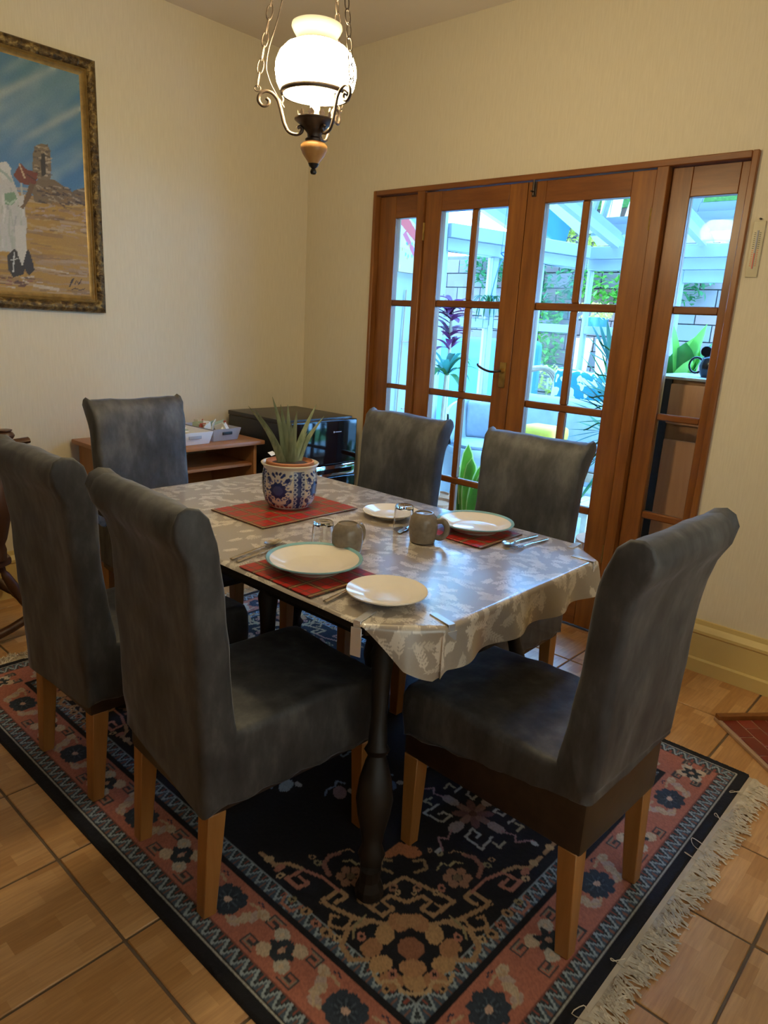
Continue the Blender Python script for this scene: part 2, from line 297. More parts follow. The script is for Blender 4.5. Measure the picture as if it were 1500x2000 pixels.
for x0, x1 in ((-hw+.06, -.03), (.03, hw-.06)): MB().bx(x0, x1, -.004, .004, .06, hh-.06).build('pane', 'window_glass', wn); MB().add([(x0, .035, .04), (x1, .035, .04), (x1, .035, hh-.04), (x0, .035, hh-.04)], [(0, 1, 2, 3)]).build('added_fill_blind', 'fill_blind', wn)  # panes and blind of the added window, passing fill light
# floor: slab with single tiles laid on it
floor = struct('floor', MB().bx(XW-.15, .12, YW-.15, .15, -.10, -.004), 'grout')
TS = .34; tile0 = None
xs = [-.347-TS*k for k in range(-2, 13)]; ys = [-1.83+TS*k for k in range(-8, 7)]
for xa in xs:
    for ya in ys:
        x0, x1 = max(xa, XW), min(xa+TS, 0); y0, y1 = max(ya, YW), min(ya+TS, 0)
        if x1-x0 < .03 or y1-y0 < .03: continue
        full = (x1-x0 > TS-.001 and y1-y0 > TS-.001); g = .0035; loc = ((x0+x1)/2, (y0+y1)/2, 0)
        if full and tile0: copy_of(tile0, floor, loc)
        else:
            a, b = (x1-x0)/2-g, (y1-y0)/2-g; o = MB().bx(-a, a, -b, b, -.008, 0).build('floor_tile', 'floor_tile', floor, bevel=.002, seg=1); o.location = loc
            if full: tile0 = o
# skirting boards
def skirting(name, p0, p1, nrm):
    prof = [(0, 0), (.034, 0), (.034, .055), (.024, .062), (.024, .165), (.030, .172), (.030, .184), (.022, .195), (.014, .205), (.012, .2235), (0, .2235)]
    vs = []; n = len(prof)
    for p in (p0, p1): vs += [(p[0]+nrm[0]*a, p[1]+nrm[1]*a, z) for a, z in prof]
    return struct(name, MB().add(vs, [(i, (i+1) % n, n+(i+1) % n, n+i) for i in range(n)]+[tuple(range(n)), tuple(range(2*n-1, n-1, -1))]), 'skirting_paint')
skirting('baseboard_left', (XW, 0), (0, 0), (0, -1)); skirting('baseboard_right', (0, YR), (0, -3.25), (-1, 0)); skirting('baseboard_corner', (0, 0), (0, YL), (-1, 0))
skirting('baseboard_near', (XW, 0), (XW, YW), (1, 0)); skirting('baseboard_back', (XW, YW), (-.75, YW), (0, 1))
# diagonal chimney breast closing the corner behind the hearth
struct('wall_chimney', MB().prism([(0, -3.25), (0, YW), (-.75, YW)], 0, ZC), 'wallpaper')

# ================================================================== door set (frame, two leaves, two side lights)
def bars(parent, plan, mat_v, mat_h, x0, x1, bevel=.004):
    for kind, y0, y1, z0, z1 in plan:
        MB().bx(x0, x1, min(y0, y1), max(y0, y1), z0, z1).build(kind, mat_h if kind in ('rail', 'head', 'glazing_bar', 'sill') else mat_v, parent, bevel=bevel, seg=1)
fr = thing('trim_1', None, None, (0, 0, 0), kind='structure')
bars(fr, [('jamb', YL, YL-.022, 0, ZT), ('jamb', YR, YR+.024, 0, ZT), ('post', -.863, -.911, 0, ZT-.024), ('post', -2.106, -2.155, 0, ZT-.024), ('head', YR+.024, YL-.022, ZT-.026, ZT)], 'door_wood', 'door_wood_cross', -.018, .10, .003)
ZB = [(1.9147, 1.4882), (1.4542, 1.0363), (1.003, .585), (.552, .20)]
def leaf_door(name, ya, yb, g, handle=False, flip=False):        # ya > yb ; g = four glass edges
    d = thing(name, None, None, (0, (ya+yb)/2, 0), kind='structure'); c = (ya+yb)/2; X0, X1 = -.004, .04
    q = lambda y: y-c
    bars(d, [('stile', q(ya), q(g[0]), .008, 2.010), ('stile', q(g[3]), q(yb), .008, 2.010), ('rail', q(g[0]), q(g[3]), ZB[0][0], 2.010), ('rail', q(g[0]), q(g[3]), .008, ZB[3][1])], 'door_wood', 'door_wood_cross', X0, X1, .0025)
    for k in range(3): MB().bx(.004, .034, q(g[3]), q(g[0]), ZB[k+1][0], ZB[k][1]).build('glazing_bar', 'door_wood_cross', d, bevel=.005, seg=1)
    for z1, z0 in ZB:
        MB().bx(.004, .034, q(g[2]), q(g[1]), z0, z1).build('muntin', 'door_wood', d, bevel=.005, seg=1)
        MB().bx(.017, .021, q(g[1]), q(g[0]), z0, z1).build('pane', 'window_glass', d); MB().bx(.017, .021, q(g[3]), q(g[2]), z0, z1).build('pane', 'window_glass', d)
    return d
d1 = leaf_door('door_1', -.913, -1.508, (-1.0149, -1.1989, -1.2334, -1.4118)); d2 = leaf_door('door_2', -1.511, -2.103, (-1.6051, -1.785, -1.8204, -2.0027))
c1 = -.5*(.913+1.508); c2 = -.5*(1.511+2.103)
h = MB().bx(-.010, -.004, -1.487-c1, -1.452-c1, 1.085, 1.205).build('handle_plate', 'brass', d1, bevel=.002)
MB().lathe([(.001, -.012), (.013, -.012), (.013, .0), (.009, .012), (.001, .013)], (-.016, -1.469-c1, 1.165), 16, (-1, 0, 0)).build('handle_rose', 'brass', h, smooth=True)
MB().tube(catmull([(-.02, -1.469-c1, 1.165), (-.042, -1.465-c1, 1.163), (-.050, -1.43-c1, 1.158), (-.050, -1.39-c1, 1.165), (-.048, -1.352-c1, 1.18), (-.046, -1.345-c1, 1.19)], 5), [.006]*20+[.005]*6, 8).build('lever', 'bronze', h, smooth=True)
b = MB().bx(-.010, -.004, -1.556-c2, -1.535-c2, 1.945, 2.008).build('bolt_plate', 'bronze', d2, bevel=.001); MB().tube([(-.014, -1.545-c2, 1.95), (-.014, -1.545-c2, 2.03)], .004, 8).tube([(-.014, -1.545-c2, 1.965), (-.034, -1.545-c2, 1.965)], .004, 8).build('bolt', 'bronze', b)
for z in (.35, 1.78): MB().tube([(-.009, -.912-c1, z), (-.009, -.912-c1, z+.085)], .006, 8).build('hinge', 'brass', d1); MB().tube([(-.009, -2.104-c2, z), (-.009, -2.104-c2, z+.085)], .006, 8).build('hinge', 'brass', d2)
def side_light(name, ya, yb, ga, gb, zb):
    s = thing(name, None, None, (0, (ya+yb)/2, 0), kind='structure'); c = (ya+yb)/2; q = lambda y: y-c; X0, X1 = .018, .06
    bars(s, [('stile', q(ya), q(ga), .03, 2.012), ('stile', q(gb), q(yb), .03, 2.012), ('rail', q(ga), q(gb), zb[0][0], 2.012), ('rail', q(ga), q(gb), .03, zb[-1][1]), ('sill', q(ya), q(yb), 0, .03)], 'door_wood', 'door_wood_cross', X0, X1, .0025)
    for k in range(3): MB().bx(X0+.006, X1-.006, q(gb), q(ga), zb[k+1][0], zb[k][1]).build('glazing_bar', 'door_wood_cross', s, bevel=.005, seg=1)
    for z1, z0 in zb: MB().bx(.037, .041, q(gb), q(ga), z0, z1).build('pane', 'window_glass', s)
side_light('window_1', -.575, -.862, -.690, -.860, [(1.9, 1.484), (1.452, 1.032), (1.006, .585), (.552, .2)])
side_light('window_2', -2.156, -2.455, -2.238, -2.416, [(1.901, 1.4884), (1.457, 1.05), (1.022, .622), (.59, .2)])

# ================================================================== rug
RX0, RX1, RY0, RY1 = -2.302, -.664, -2.985, -.700
def draw_rug():
    R = Raster(RX0, RX1, RY0, RY1, .004, (.006, .007, .013)); X, Y = np.meshgrid(R.X, R.Y)
    D = np.minimum(np.minimum(X-RX0, RX1-X), np.minimum(Y-RY0, RY1-Y)); im = R.img
    along = np.where(np.minimum(X-RX0, RX1-X) < np.minimum(Y-RY0, RY1-Y), Y-RY0, X-RX0)
    black = np.array((.006, .006, .010)); cream = (.50, .44, .34); pink = (.43, .150, .095); navy = (.018, .028, .06); steel = (.13, .19, .25); ochre = (.42, .27, .12)
    im[:] = black
    im[(D > .030) & (D < .0345)] = (.42, .40, .34)
    def zig(a, b, per):
        m = (D > a) & (D < b); tt = (along/per) % 1; vv = (D-a)/(b-a); tri = np.abs(2*tt-1)
        im[m & (vv < tri)] = (.055, .085, .115); im[m & (np.abs(vv-tri) < .17)] = (.30, .36, .38); im[m & (vv > tri+.25) & (np.abs(tt-.5) < .28)] = (.035, .05, .055); im[m & (vv > .55) & (np.abs(tt-.5) < .06)] = (.28, .07, .05); im[m & (vv < tri-.45) & (np.abs(((tt+.5) % 1)-.5) < .10)] = (.22, .10, .07)
    zig(.037, .074, .036); im[(D > .074) & (D < .0775)] = (.20, .07, .05); im[(D > .0775) & (D < .200)] = pink
    zig(.215, .252, .036); im[(D > .252) & (D < .2545)] = (.25, .28, .28)
    L = lambda f, P, wd, c: R.line([f(*p) for p in P], wd, c)
    def flower(f, ang):          # dark blue peony with pale tendrils
        for s in (-1, 1):
            for q in range(4):
                a = s*(.050+.012*q); bb = (-.028+.02*q); px, py = f(a+s*.012, bb); R.ell(px, py, .018, .012, (.52, .40, .27) if q % 2 else (.46, .34, .28), ang+q)
            L(f, [(s*.036, -.03), (s*.055, -.036), (s*.075, -.02), (s*.082, .0), (s*.07, .012), (s*.062, .0)], .007, (.50, .37, .24)); L(f, [(s*.05, .03), (s*.075, .036), (s*.094, .02), (s*.1, .036)], .007, (.48, .33, .2)); L(f, [(s*.06, .045), (s*.07, .05), (s*.08, .044)], .004, navy)
        for k in range(9):
            a = k*2*PI/9; px, py = f(.034*math.cos(a), .028*math.sin(a)); R.ell(px, py, .018, .014, (.030, .042, .06), a); 
        px, py = f(0, 0); R.ell(px, py, .030, .020, (.022, .032, .048), ang)
        for k in range(9): a = k*2*PI/9+.3; L(f, [(.012*math.cos(a), .010*math.sin(a)), (.030*math.cos(a), .024*math.sin(a))], .0035, (.07, .09, .11))
        R.ell(px, py, .011, .008, (.55, .36, .27), ang)
    def motif(f, ang):           # butterfly fret with pale blossoms
        for sx in (-1, 1):
            for sy in (-1, 1):
                px, py = f(sx*.030, sy*.026); R.ell(px, py, .021, .017, cream if sx*sy > 0 else (.55, .42, .28), ang); R.ell(px, py, .006, .005, (.6, .45, .3), ang)
                L(f, [(sx*.045, sy*.050), (sx*.085, sy*.050), (sx*.085, sy*.022), (sx*.055, sy*.022), (sx*.055, sy*.036), (sx*.072, sy*.036)], .0055, (.05, .05, .055)); L(f, [(sx*.052, sy*.044), (sx*.079, sy*.044), (sx*.079, sy*.028)], .004, (.28, .22, .16))
        for k in range(6):
            a = k*PI/3; px, py = f(.02*math.cos(a), .017*math.sin(a)); R.ell(px, py, .017, .009, (.025, .035, .045), a+ang)
        px, py = f(0, 0); R.ell(px, py, .008, .008, (.5, .3, .2))
    w2 = .1387
    def along_x(y, sg): return lambda cx: (lambda a, b: (cx+a, y+sg*b))
    def along_y(x, sg): return lambda cy_: (lambda a, b: (x+sg*b, cy_+a))
    for fx in (along_x(RY0+w2, 1), along_x(RY1-w2, -1)):
        for k, cx in enumerate(np.arange(-1.953-.0, RX1-.2, .2415)): (flower if k % 2 == 0 else motif)(fx(cx), 0)
    for fy in (along_y(RX0+w2, 1), along_y(RX1-w2, -1)):
        for k, cyy in enumerate(np.arange(-2.641, RY1-.2, .2)): (flower if k % 2 == 0 else motif)(fy(cyy), PI/2)
    for cx in (RX0+w2, RX1-w2):
        for cyy in (RY0+w2, RY1-w2): motif(lambda a, b, cx=cx, cyy=cyy: (cx+a*.7, cyy+b*.8), 0)
    # corner ornaments, mirrored about each diagonal
    gold = (.40, .235, .115); rose = (.42, .17, .11); gold2 = (.50, .33, .17)
    for ox, sx in ((RX0+.258, 1), (RX1-.258, -1)):
        for oy, sy in ((RY0+.258, 1), (RY1-.258, -1)):
            for mir in (0, 1):
                # frame: along diagonal d, across c (one half); converted to corner offsets
                def f(c, d, ox=ox, oy=oy, sx=sx, sy=sy, mir=mir):
                    c = -c if mir else c; a = (d-c)*.7071; b_ = (d+c)*.7071; return (ox+sx*a, oy+sy*b_)
                L(f, [(.0, .335), (.055, .30), (.115, .26), (.06, .215), (.035, .235), (.06, .258), (.04, .275), (.0, .255)], .011, gold)
                L(f, [(.05, .19), (.12, .205), (.175, .235), (.205, .255), (.165, .29), (.145, .272), (.17, .25)], .012, gold)
                L(f, [(.165, .29), (.205, .33), (.255, .355), (.295, .325), (.265, .295), (.24, .31), (.262, .33)], .011, rose)
                L(f, [(.205, .255), (.30, .30), (.345, .355), (.375, .375)], .006, black)
                L(f, [(.26, .36), (.295, .375), (.33, .37), (.35, .395), (.37, .41)], .012, gold); px, py = f(.345, .39); R.ell(px, py, .012, .012, gold2); px, py = f(.315, .36); R.ell(px, py, .016, .01, rose)
                L(f, [(.19, .34), (.205, .375), (.19, .405), (.165, .415)], .013, (.30, .13, .085)); L(f, [(.165, .42), (.14, .43), (.125, .42)], .004, gold)
                for k in range(6): a = k*PI/3; px, py = f(.135+.026*math.cos(a), .335+.024*math.sin(a)); R.ell(px, py, .013, .012, (.36, .18, .10), a)
                px, py = f(.135, .335); R.ell(px, py, .012, .012, (.20, .13, .07))
                L(f, [(.085, .36), (.10, .385), (.12, .375), (.135, .39), (.155, .385)], .005, (.38, .30, .14)); L(f, [(.03, .35), (.06, .365), (.055, .395), (.03, .39)], .009, (.30, .19, .09))
                L(f, [(.085, .20), (.14, .175), (.155, .13), (.135, .095), (.10, .095), (.09, .115), (.108, .125)], .013, gold); L(f, [(.10, .215), (.125, .185), (.13, .15)], .006, (.30, .24, .12))
                for k in range(6):
                    a = -PI/2+k*PI/5.5; rr = .072+.012*(k % 2); px, py = f(rr*math.cos(a)*1.05, .115+rr*math.sin(a)); R.ell(px, py, .027, .022, (.40, .19, .085) if k % 2 else (.47, .27, .12), a)
                L(f, [(.0, .012), (.03, .02), (.04, .045), (.075, .04), (.085, .06)], .009, gold2)
                for k in range(4): a = PI/2-k*.38; px, py = f(.035*math.cos(a), .40+.035*math.sin(a)); R.ell(px, py, .012, .024, (.46, .17, .07), a+ (PI/4 if sx*sy > 0 else -PI/4))
                px, py = f(0, .125); R.ell(px, py, .043, .043, black); R.ell(px, py, .030, .030, (.30, .12, .06)); px, py = f(0, .075); R.ell(px, py, .022, .03, (.44, .22, .10), PI/4)
                px, py = f(0, .20); R.ell(px, py, .03, .02, (.42, .22, .10), -PI/4)
    for ox, sx in ((RX0+.258, 1), (RX1-.258, -1)):
        for oy, sy in ((RY0+.258, 1), (RY1-.258, -1)):
            for mir in (0, 1):
                g = lambda c, d: (ox+sx*(d-(-c if mir else c))*.7071, oy+sy*(d+(-c if mir else c))*.7071)
                for c_, d_, r_, col in ((.19, .165, .017, gold), (.215, .19, .013, rose), (.165, .15, .012, gold2), (.24, .225, .015, gold), (.275, .26, .012, (.30, .24, .12)), (.09, .30, .013, rose), (.075, .285, .010, gold2), (.03, .30, .014, (.36, .18, .10)), (.02, .285, .009, gold2), (.22, .38, .012, (.30, .24, .12)), (.235, .40, .010, gold), (.10, .42, .011, (.34, .28, .14)), (.075, .43, .009, gold), (.31, .335, .012, gold2), (.11, .155, .013, rose), (.06, .025, .011, gold), (.045, .06, .013, rose)):
                    x_, y_ = g(c_, d_); R.ell(x_, y_, r_, r_*.75, col, c_*9); R.ell(x_, y_, r_*.35, r_*.35, black)
                R.line([g(c_, d_) for c_, d_ in ((.13, .205), (.15, .175), (.185, .185), (.18, .215), (.165, .21))], .008, gold); R.line([g(c_, d_) for c_, d_ in ((.25, .24), (.275, .225), (.30, .25), (.29, .275))], .007, rose); R.line([g(c_, d_) for c_, d_ in ((.07, .25), (.09, .235), (.075, .225))], .007, gold)
    # field medallions
    def medal(cx, cy_, s=1.0, tones=((.42, .40, .34), (.20, .09, .08), (.40, .34, .22))):
        for sx in (-1, 1):
            for sy in (-1, 1):
                f = lambda a, b: (cx+s*(a*sx*.9+b*sx*.1), cy_+s*(b*sy*.9+a*sy*.1))
                L(f, [(.035, .10), (.10, .10), (.10, .035), (.055, .035), (.055, .065), (.075, .065)], .008, tones[0]); L(f, [(.02, .14), (.05, .14), (.05, .115)], .008, tones[2])
        for k in range(8):
            a = k*PI/4; R.ell(cx+.035*s*math.cos(a), cy_+.035*s*math.sin(a), .026*s, .013*s, (.16, .075, .07) if k % 2 else (.24, .13, .10), a)
        for a0 in (0, PI/2, PI, 3*PI/2):
            R.ell(cx+.08*s*math.cos(a0), cy_+.08*s*math.sin(a0), .028*s, .018*s, (.34, .27, .24), a0); L(lambda a, b: (cx+s*(a*math.cos(a0)-b*math.sin(a0)), cy_+s*(a*math.sin(a0)+b*math.cos(a0))), [(.10, 0), (.135, .012), (.15, -.01), (.165, .012), (.18, .03)], .006, (.36, .20, .20)); R.ell(cx+.19*s*math.cos(a0+.12), cy_+.19*s*math.sin(a0+.12), .012, .008, (.42, .42, .40), a0)
        R.ell(cx, cy_, .012, .012, (.10, .04, .03))
    mx, my = (RX0+RX1)/2, (RY0+RY1)/2
    for yy in (-2.47, RY0+RY1+2.47): medal(-1.483, yy, 1.0)
    cool = ((.36, .40, .46), (.1, .1, .2), (.2, .3, .45)); medal(mx, my, 1.35, cool)
    for q in range(14):
        a = q*2*PI/14; px, py = mx+.34*math.cos(a), my+.38*math.sin(a); R.ell(px, py, .03, .02, ((.32, .22, .25), (.12, .22, .42), (.30, .36, .40))[q % 3], a); L(lambda u, v_: (px+u, py+v_), [(-.04, .02), (-.02, .035), (.01, .03), (.03, .045), (.04, .02)], .007, (.22, .30, .45)); R.ell(px+.03, py-.02, .014, .01, (.40, .38, .36), a+1)
    R.jitter(.16)
    return R
R = draw_rug(); Xg, Yg = np.meshgrid(R.X, R.Y)
rug = thing('rug', 'black and navy oriental rug with pink floral border and white fringe under dining table', 'rug', ((RX0+RX1)/2, (RY0+RY1)/2, 0))
Pz = np.stack([Xg-rug.location[0], Yg-rug.location[1], np.full(Xg.shape, .0105)+RNG.uniform(-.0008, .0008, Xg.shape)], -1); e = 0
for sl in (np.s_[0, :], np.s_[-1, :], np.s_[:, 0], np.s_[:, -1]): Pz[sl + (2,)] = .0015
grid_mesh('pile', Pz, R.img, 'rug_pile', rug)
cxr, cyr = rug.location[0], rug.location[1]
for sg, yy in ((-1, RY0), (1, RY1)):
    mb = MB(); n = 60; vs = []; fs = []
    for i in range(n+1):
        x = RX0+.01+(RX1-RX0-.02)*i/n; vs += [(x-cxr, yy-cyr, .006), (x-cxr, yy+sg*(.018+.004*math.sin(i*1.9))-cyr, .0035)]
    for i in range(n): fs.append((2*i, 2*i+1, 2*i+3, 2*i+2))
    mb.add(vs, fs).build('hem', 'hem', rug)
    mb = MB(); k = 0
    for i in range(820):
        x = RX0+.008+(RX1-RX0-.016)*(i+random.random())/820; cl = math.sin(x*23)*.5+math.sin(x*57+1)*.4; a = -.18+cl*.55+random.gauss(0, .16); L = random.uniform(.045, .075)*(1+.1*cl)
        p = Vector((x-cxr, yy+sg*.012-cyr, .004)); pts = [p]; a2 = a
        for q in range(5):
            a2 += random.gauss(0, .2); p = p+Vector((math.sin(a2), sg*math.cos(a2), 0))*L/5; p.z = .003+abs(random.gauss(0, .003)); pts.append(p.copy())
        mb.tube(pts, .0019, 3)
    for i in range(6):       # stray threads curled over the black edge
        x = RX0+.1+(RX1-RX0-.2)*random.random()-cxr; y = yy-cyr; mb.tube(catmull([(x, y+sg*.02, .006), (x+random.uniform(-.02, .02), y-sg*.012, .0135), (x+random.uniform(-.03, .03), y-sg*random.uniform(.0, .028), .0135), (x+random.uniform(-.03, .03), y+sg*.01, .0125)], 3), .0013, 3)
    tag(mb.build('fringe', 'fringe', rug), kind='stuff')

# ================================================================== dining table, vinyl cloth, clips
TX0, TX1, TY0, TY1, TCH, TZ = -1.972, -1.066, -2.580, -1.160, .115, .742
OCT = [(TX0+TCH, TY0), (TX1-TCH*.8, TY0), (TX1, TY0+TCH), (TX1, TY1-TCH), (TX1-TCH, TY1), (TX0+TCH, TY1), (TX0, TY1-TCH), (TX0, TY0+TCH)]
TC = ((TX0+TX1)/2, (TY0+TY1)/2, 0)
tb = thing('dining_table', 'dark wooden dining table with clipped corners and turned splayed legs under patterned cloth', 'table', TC)
MB().prism([(x-TC[0], y-TC[1]) for x, y in OCT], TZ-.030, TZ-.006).build('table_top', 'dark_wood', tb, bevel=.004)
mb = MB(); ax, ay = .26, .50
mb.bx(-ax, ax, -ay, -ay+.022, TZ-.12, TZ-.030).bx(-ax, ax, ay-.022, ay, TZ-.12, TZ-.030).bx(-ax, -ax+.022, -ay, ay, TZ-.12, TZ-.030).bx(ax-.022, ax, -ay, ay, TZ-.12, TZ-.030).build('apron', 'dark_wood', tb)
prof = [(.026, .0), (.026, .03), (.034, .05), (.024, .075), (.028, .10), (.040, .15), (.046, .19), (.040, .24), (.028, .285), (.022, .30), (.032, .315), (.024, .33), (.020, .40), (.024, .50), (.030, .56), (.024, .58), (.034, .60), (.034, .71)]
for sx in (-1, 1):
    for sy in (-1, 1):
        a = Vector((sx*.245, sy*.465, TZ-.032)); b = Vector((sx*.385, sy*.590, .065)); d = a-b; mb = MB(); mb.lathe([(r, z/.71*d.length) for r, z in prof], b, 20, d); l = mb.build('leg', 'dark_wood', tb, smooth=True)
        q = Vector((sx*.395, sy*.598, .0)); MB().lathe([(.001, .012), (.030, .0125), (.036, .02), (.034, .04), (.026, .062), (.024, .09), (.001, .095)], q, 10).build('carved_foot', 'dark_wood', l)
    a = Vector((sx*.245, -.01, 0)); MB().lathe([(r, .045+z/.71*.665) for r, z in prof], a, 20).lathe([(.001, .012), (.034, .0125), (.036, .03), (.026, .05), (.001, .05)], a, 12).build('leg', 'dark_wood', tb, smooth=True)
    MB().bx(sx*.245-.014, sx*.245+.014, -.46, .46, TZ-.16, TZ-.118).build('stretcher', 'dark_wood', tb)
def draw_cloth():
    R = Raster(TX0-.012, TX1+.055, TY0-.105, TY1+.04, .0024, (.345, .29, .232)); R.jitter(.03)
    cr = (.68, .61, .51); cr2 = (.56, .50, .41)
    for k in range(1050):
        x = RNG.uniform(R.X[0], R.X[-1]); y = RNG.uniform(R.Y[0], R.Y[-1]); a = RNG.uniform(0, 2*PI); c = cr if k % 3 else cr2; n = 5; L = RNG.uniform(.028, .046); bend = RNG.uniform(-.6, .6); px, py = x, y
        for i in range(n):
            a += bend/n; qx, qy = px+math.cos(a)*L/n, py+math.sin(a)*L/n; R.line([(px, py), (qx, qy)], .0022, c)
            for s in (-1, 1):
                b = a+s*.75; R.ell(qx+math.cos(b)*.0072, qy+math.sin(b)*.0072, .0080, .0024, c, b)
            px, py = qx, qy
        R.ell(px+math.cos(a)*.008, py+math.sin(a)*.008, .010, .004, c, a)
    return R
R = draw_cloth(); Xg, Yg = np.meshgrid(R.X, R.Y)
best = np.full(Xg.shape, 9.); NX = np.zeros_like(Xg); NY = np.zeros_like(Xg); PX = Xg.copy(); PY = Yg.copy(); inside = np.ones(Xg.shape, bool); TT = np.zeros_like(Xg)
for i in range(8):
    (xa, ya), (xb, yb) = OCT[i], OCT[(i+1) % 8]; dx, dy = xb-xa, yb-ya; L2 = dx*dx+dy*dy; q = np.clip(((Xg-xa)*dx+(Yg-ya)*dy)/L2, 0, 1); ex, ey = xa+q*dx, ya+q*dy; d = np.hypot(Xg-ex, Yg-ey); inside &= (dx*(Yg-ya)-dy*(Xg-xa)) >= 0
    m = d < best; best[m] = d[m]; PX[m] = ex[m]; PY[m] = ey[m]; L = math.sqrt(L2); NX[m] = dy/L; NY[m] = -dx/L; TT[m] = (q*L)[m]+i*1.7
dist = np.where(inside, 0, best); r0 = .012; arc = np.minimum(dist/r0, PI/2); out = r0*np.sin(arc); drop = r0*(1-np.cos(arc))+np.maximum(0, dist-r0*PI/2)
drop = np.where(drop > .092, .092+(drop-.092)*.42, drop)
dvx = np.where(dist > 1e-6, (Xg-PX)/np.maximum(dist, 1e-6), NX); dvy = np.where(dist > 1e-6, (Yg-PY)/np.maximum(dist, 1e-6), NY)
wv = .014*np.sin(TT*30)*np.clip(drop/.1, 0, 1.4)+.10*np.maximum(0, drop-.10)*np.sin(TT*55+1)+.12*drop
P = np.stack([np.where(inside, Xg, PX+dvx*(out+wv)), np.where(inside, Yg, PY+dvy*(out+wv)), TZ-drop+np.where(inside, .0012*np.sin(Xg*21+np.sin(Yg*9)*2)*np.sin(Yg*17), 0)], -1)
tag(grid_mesh('tablecloth', P, R.img, 'cloth_print'), 'wipe-clean grey-beige cloth with cream leaf sprigs over the dining table', 'tablecloth')
def clip(p, dr, label):
    o = thing('tablecloth_clip', label, 'clip', (p[0], p[1], TZ), math.atan2(dr[1], dr[0]), 'metal clips at the table corners'); t_ = .0015
    MB().bx(-.052, .016, -.009, .009, .001, .0035).bx(.0145, .017, -.009, .009, -.030, .0035).build('bent_strip', 'clip_metal', o, bevel=.0006, seg=1)
    MB().bx(.0170, .0195, -.013, .013, -.078, -.012).bx(-.010, .0170, -.008, .008, -.034, -.031).build('spring_tongue', 'clip_metal', o, bevel=.0006, seg=1)
clip((TX0+.006, TY0+.135), (-1, -.25), 'chrome clip gripping the cloth beside the small plate, on the long edge'); clip((TX0+.135, TY0+.002), (-.25, -1), 'chrome clip on the table end by the hanging corner of the cloth')
clip((TX1-.115, TY0+.002), (.1, -1), 'chrome clip on the table end nearest the door post'); clip((TX1-.004, TY0+.10), (1, .1), 'chrome clip on the long table edge beyond the right-hand cutlery')

# ================================================================== slip-covered chairs
PROF = [(.262, .30), (.272, .39), (.272, .445), (.258, .472), (.10, .484), (-.10, .480), (-.172, .476), (-.178, .52), (-.187, .62), (-.197, .74), (-.209, .86), (-.220, .920), (-.236, .964), (-.260, .988), (-.288, .993), (-.309, .982), (-.320, .957), (-.318, .932), (-.305, .910), (-.294, .888), (-.286, .84), (-.279, .73), (-.272, .60), (-.267, .45), (-.264, .30)]
def resample(P, step):
    out = []; n = len(P)
    for i in range(n):
        a = Vector((*P[i], 0)); b = Vector((*P[(i+1) % n], 0)); k = max(1, int((b-a).length/step))
        out += [a+(b-a)*(j/k) for j in range(k)]
    return out
def cover_mesh(seed, zb):            # zb: hem height at back-left, back-right, front-left, front-right
    Q = resample(PROF, .022); n = len(Q); N = []
    for i in range(n):
        d = (Q[(i+1) % n]-Q[i-1]).normalized(); N.append(Vector((d.y, -d.x, 0)))
    hw = .197; r = .020; st = []
    for k in range(4): a = k/4*PI/2; st.append((-hw+r*(1-math.sin(a)) if False else -hw+r*(1-math.sin(a)), r*(1-math.sin(a)) if False else r*(1-math.sin(a))))
    st = [(-hw+r*(1-math.cos(k/4*PI/2)), r*(1-math.sin(k/4*PI/2))) for k in range(5)]; mid = [(-hw+r+(2*hw-2*r)*k/14, 0) for k in range(1, 14)]; st = st+mid+[(-w_, i_) for w_, i_ in reversed(st)]
    vs = []; fs = []
    for w_, ins in st:
        for i in range(n):
            ins_ = ins*(.45 if Q[i].y > .88 else 1); x, z = Q[i].x-N[i].x*ins_, Q[i].y-N[i].y*ins_; y = w_*(1+.03*max(0, (z-.5)/.5)); s = Vector((x*6+seed*3.1, y*6, z*5))
            amp = .0085*(1 if abs(w_) < hw-.001 else .6); dn = noise.noise(s)*amp+noise.noise(s*2.6)*amp*.5
            x += N[i].x*dn; z += N[i].y*dn*(0 if z < .34 else 1)
            if abs(w_) > hw-.010 and z > .955: y += math.copysign(.007, w_); z += .012; x -= .006
            if z < .46:                                   # skirt: hem height varies round the chair, slight gather
                fx = min(1, max(0, (x+.27)/.54)); fy = min(1, max(0, (y+.197)/.394)); hem = (zb[0]*fy+zb[1]*(1-fy))*(1-fx)+(zb[2]*fy+zb[3]*(1-fy))*fx; k_ = (.46-z)/.16
                z = .46-(.46-hem)*k_; y += .006*math.sin(x*60+seed)*k_*(1 if abs(w_) > .178 else 0)
            vs.append((x, y, z))
    m = len(st)
    for j in range(m-1):
        for i in range(n): fs.append((j*n+i, j*n+(i+1) % n, (j+1)*n+(i+1) % n, (j+1)*n+i))
    mb = MB(); mb.add(vs, fs); k = 0
    # end caps as strips between matching front/back outline points
    for j in (0, m-1): mb.f.append(tuple(j*n+i for i in range(n)))
    return mb
def chair(label, loc, rz, seed, zb):
    c = thing('dining_chair', label, 'chair', (loc[0], loc[1], 0), math.radians(rz), 'slip-covered dining chairs round the table')
    z0 = .0115 if (RX0 < loc[0] < RX1 and RY0 < loc[1] < RY1) else 0
    sc_ = cover_mesh(seed, zb).build('slipcover', 'velvet', c, smooth=True)
    MB().bx(-.252, .258, -.186, .186, .280, .46).build('seat_base', 'leather', c, bevel=.012)
    for sx, x, dx in ((-1, -.222, -.018), (1, .232, .004)):
        for sy in (-1, 1): MB().bar((x, sy*.163, .284), (x+dx, sy*.163, z0), .046, .046, .034, .034).build('leg', 'oak_leg', c, bevel=.002, seg=1)
    return c
chair('grey velvet covered chair with long skirt, drawn up beside the spoon and fork', (-1.972, -2.095), -4, 1, (.355, .288, .285, .285))
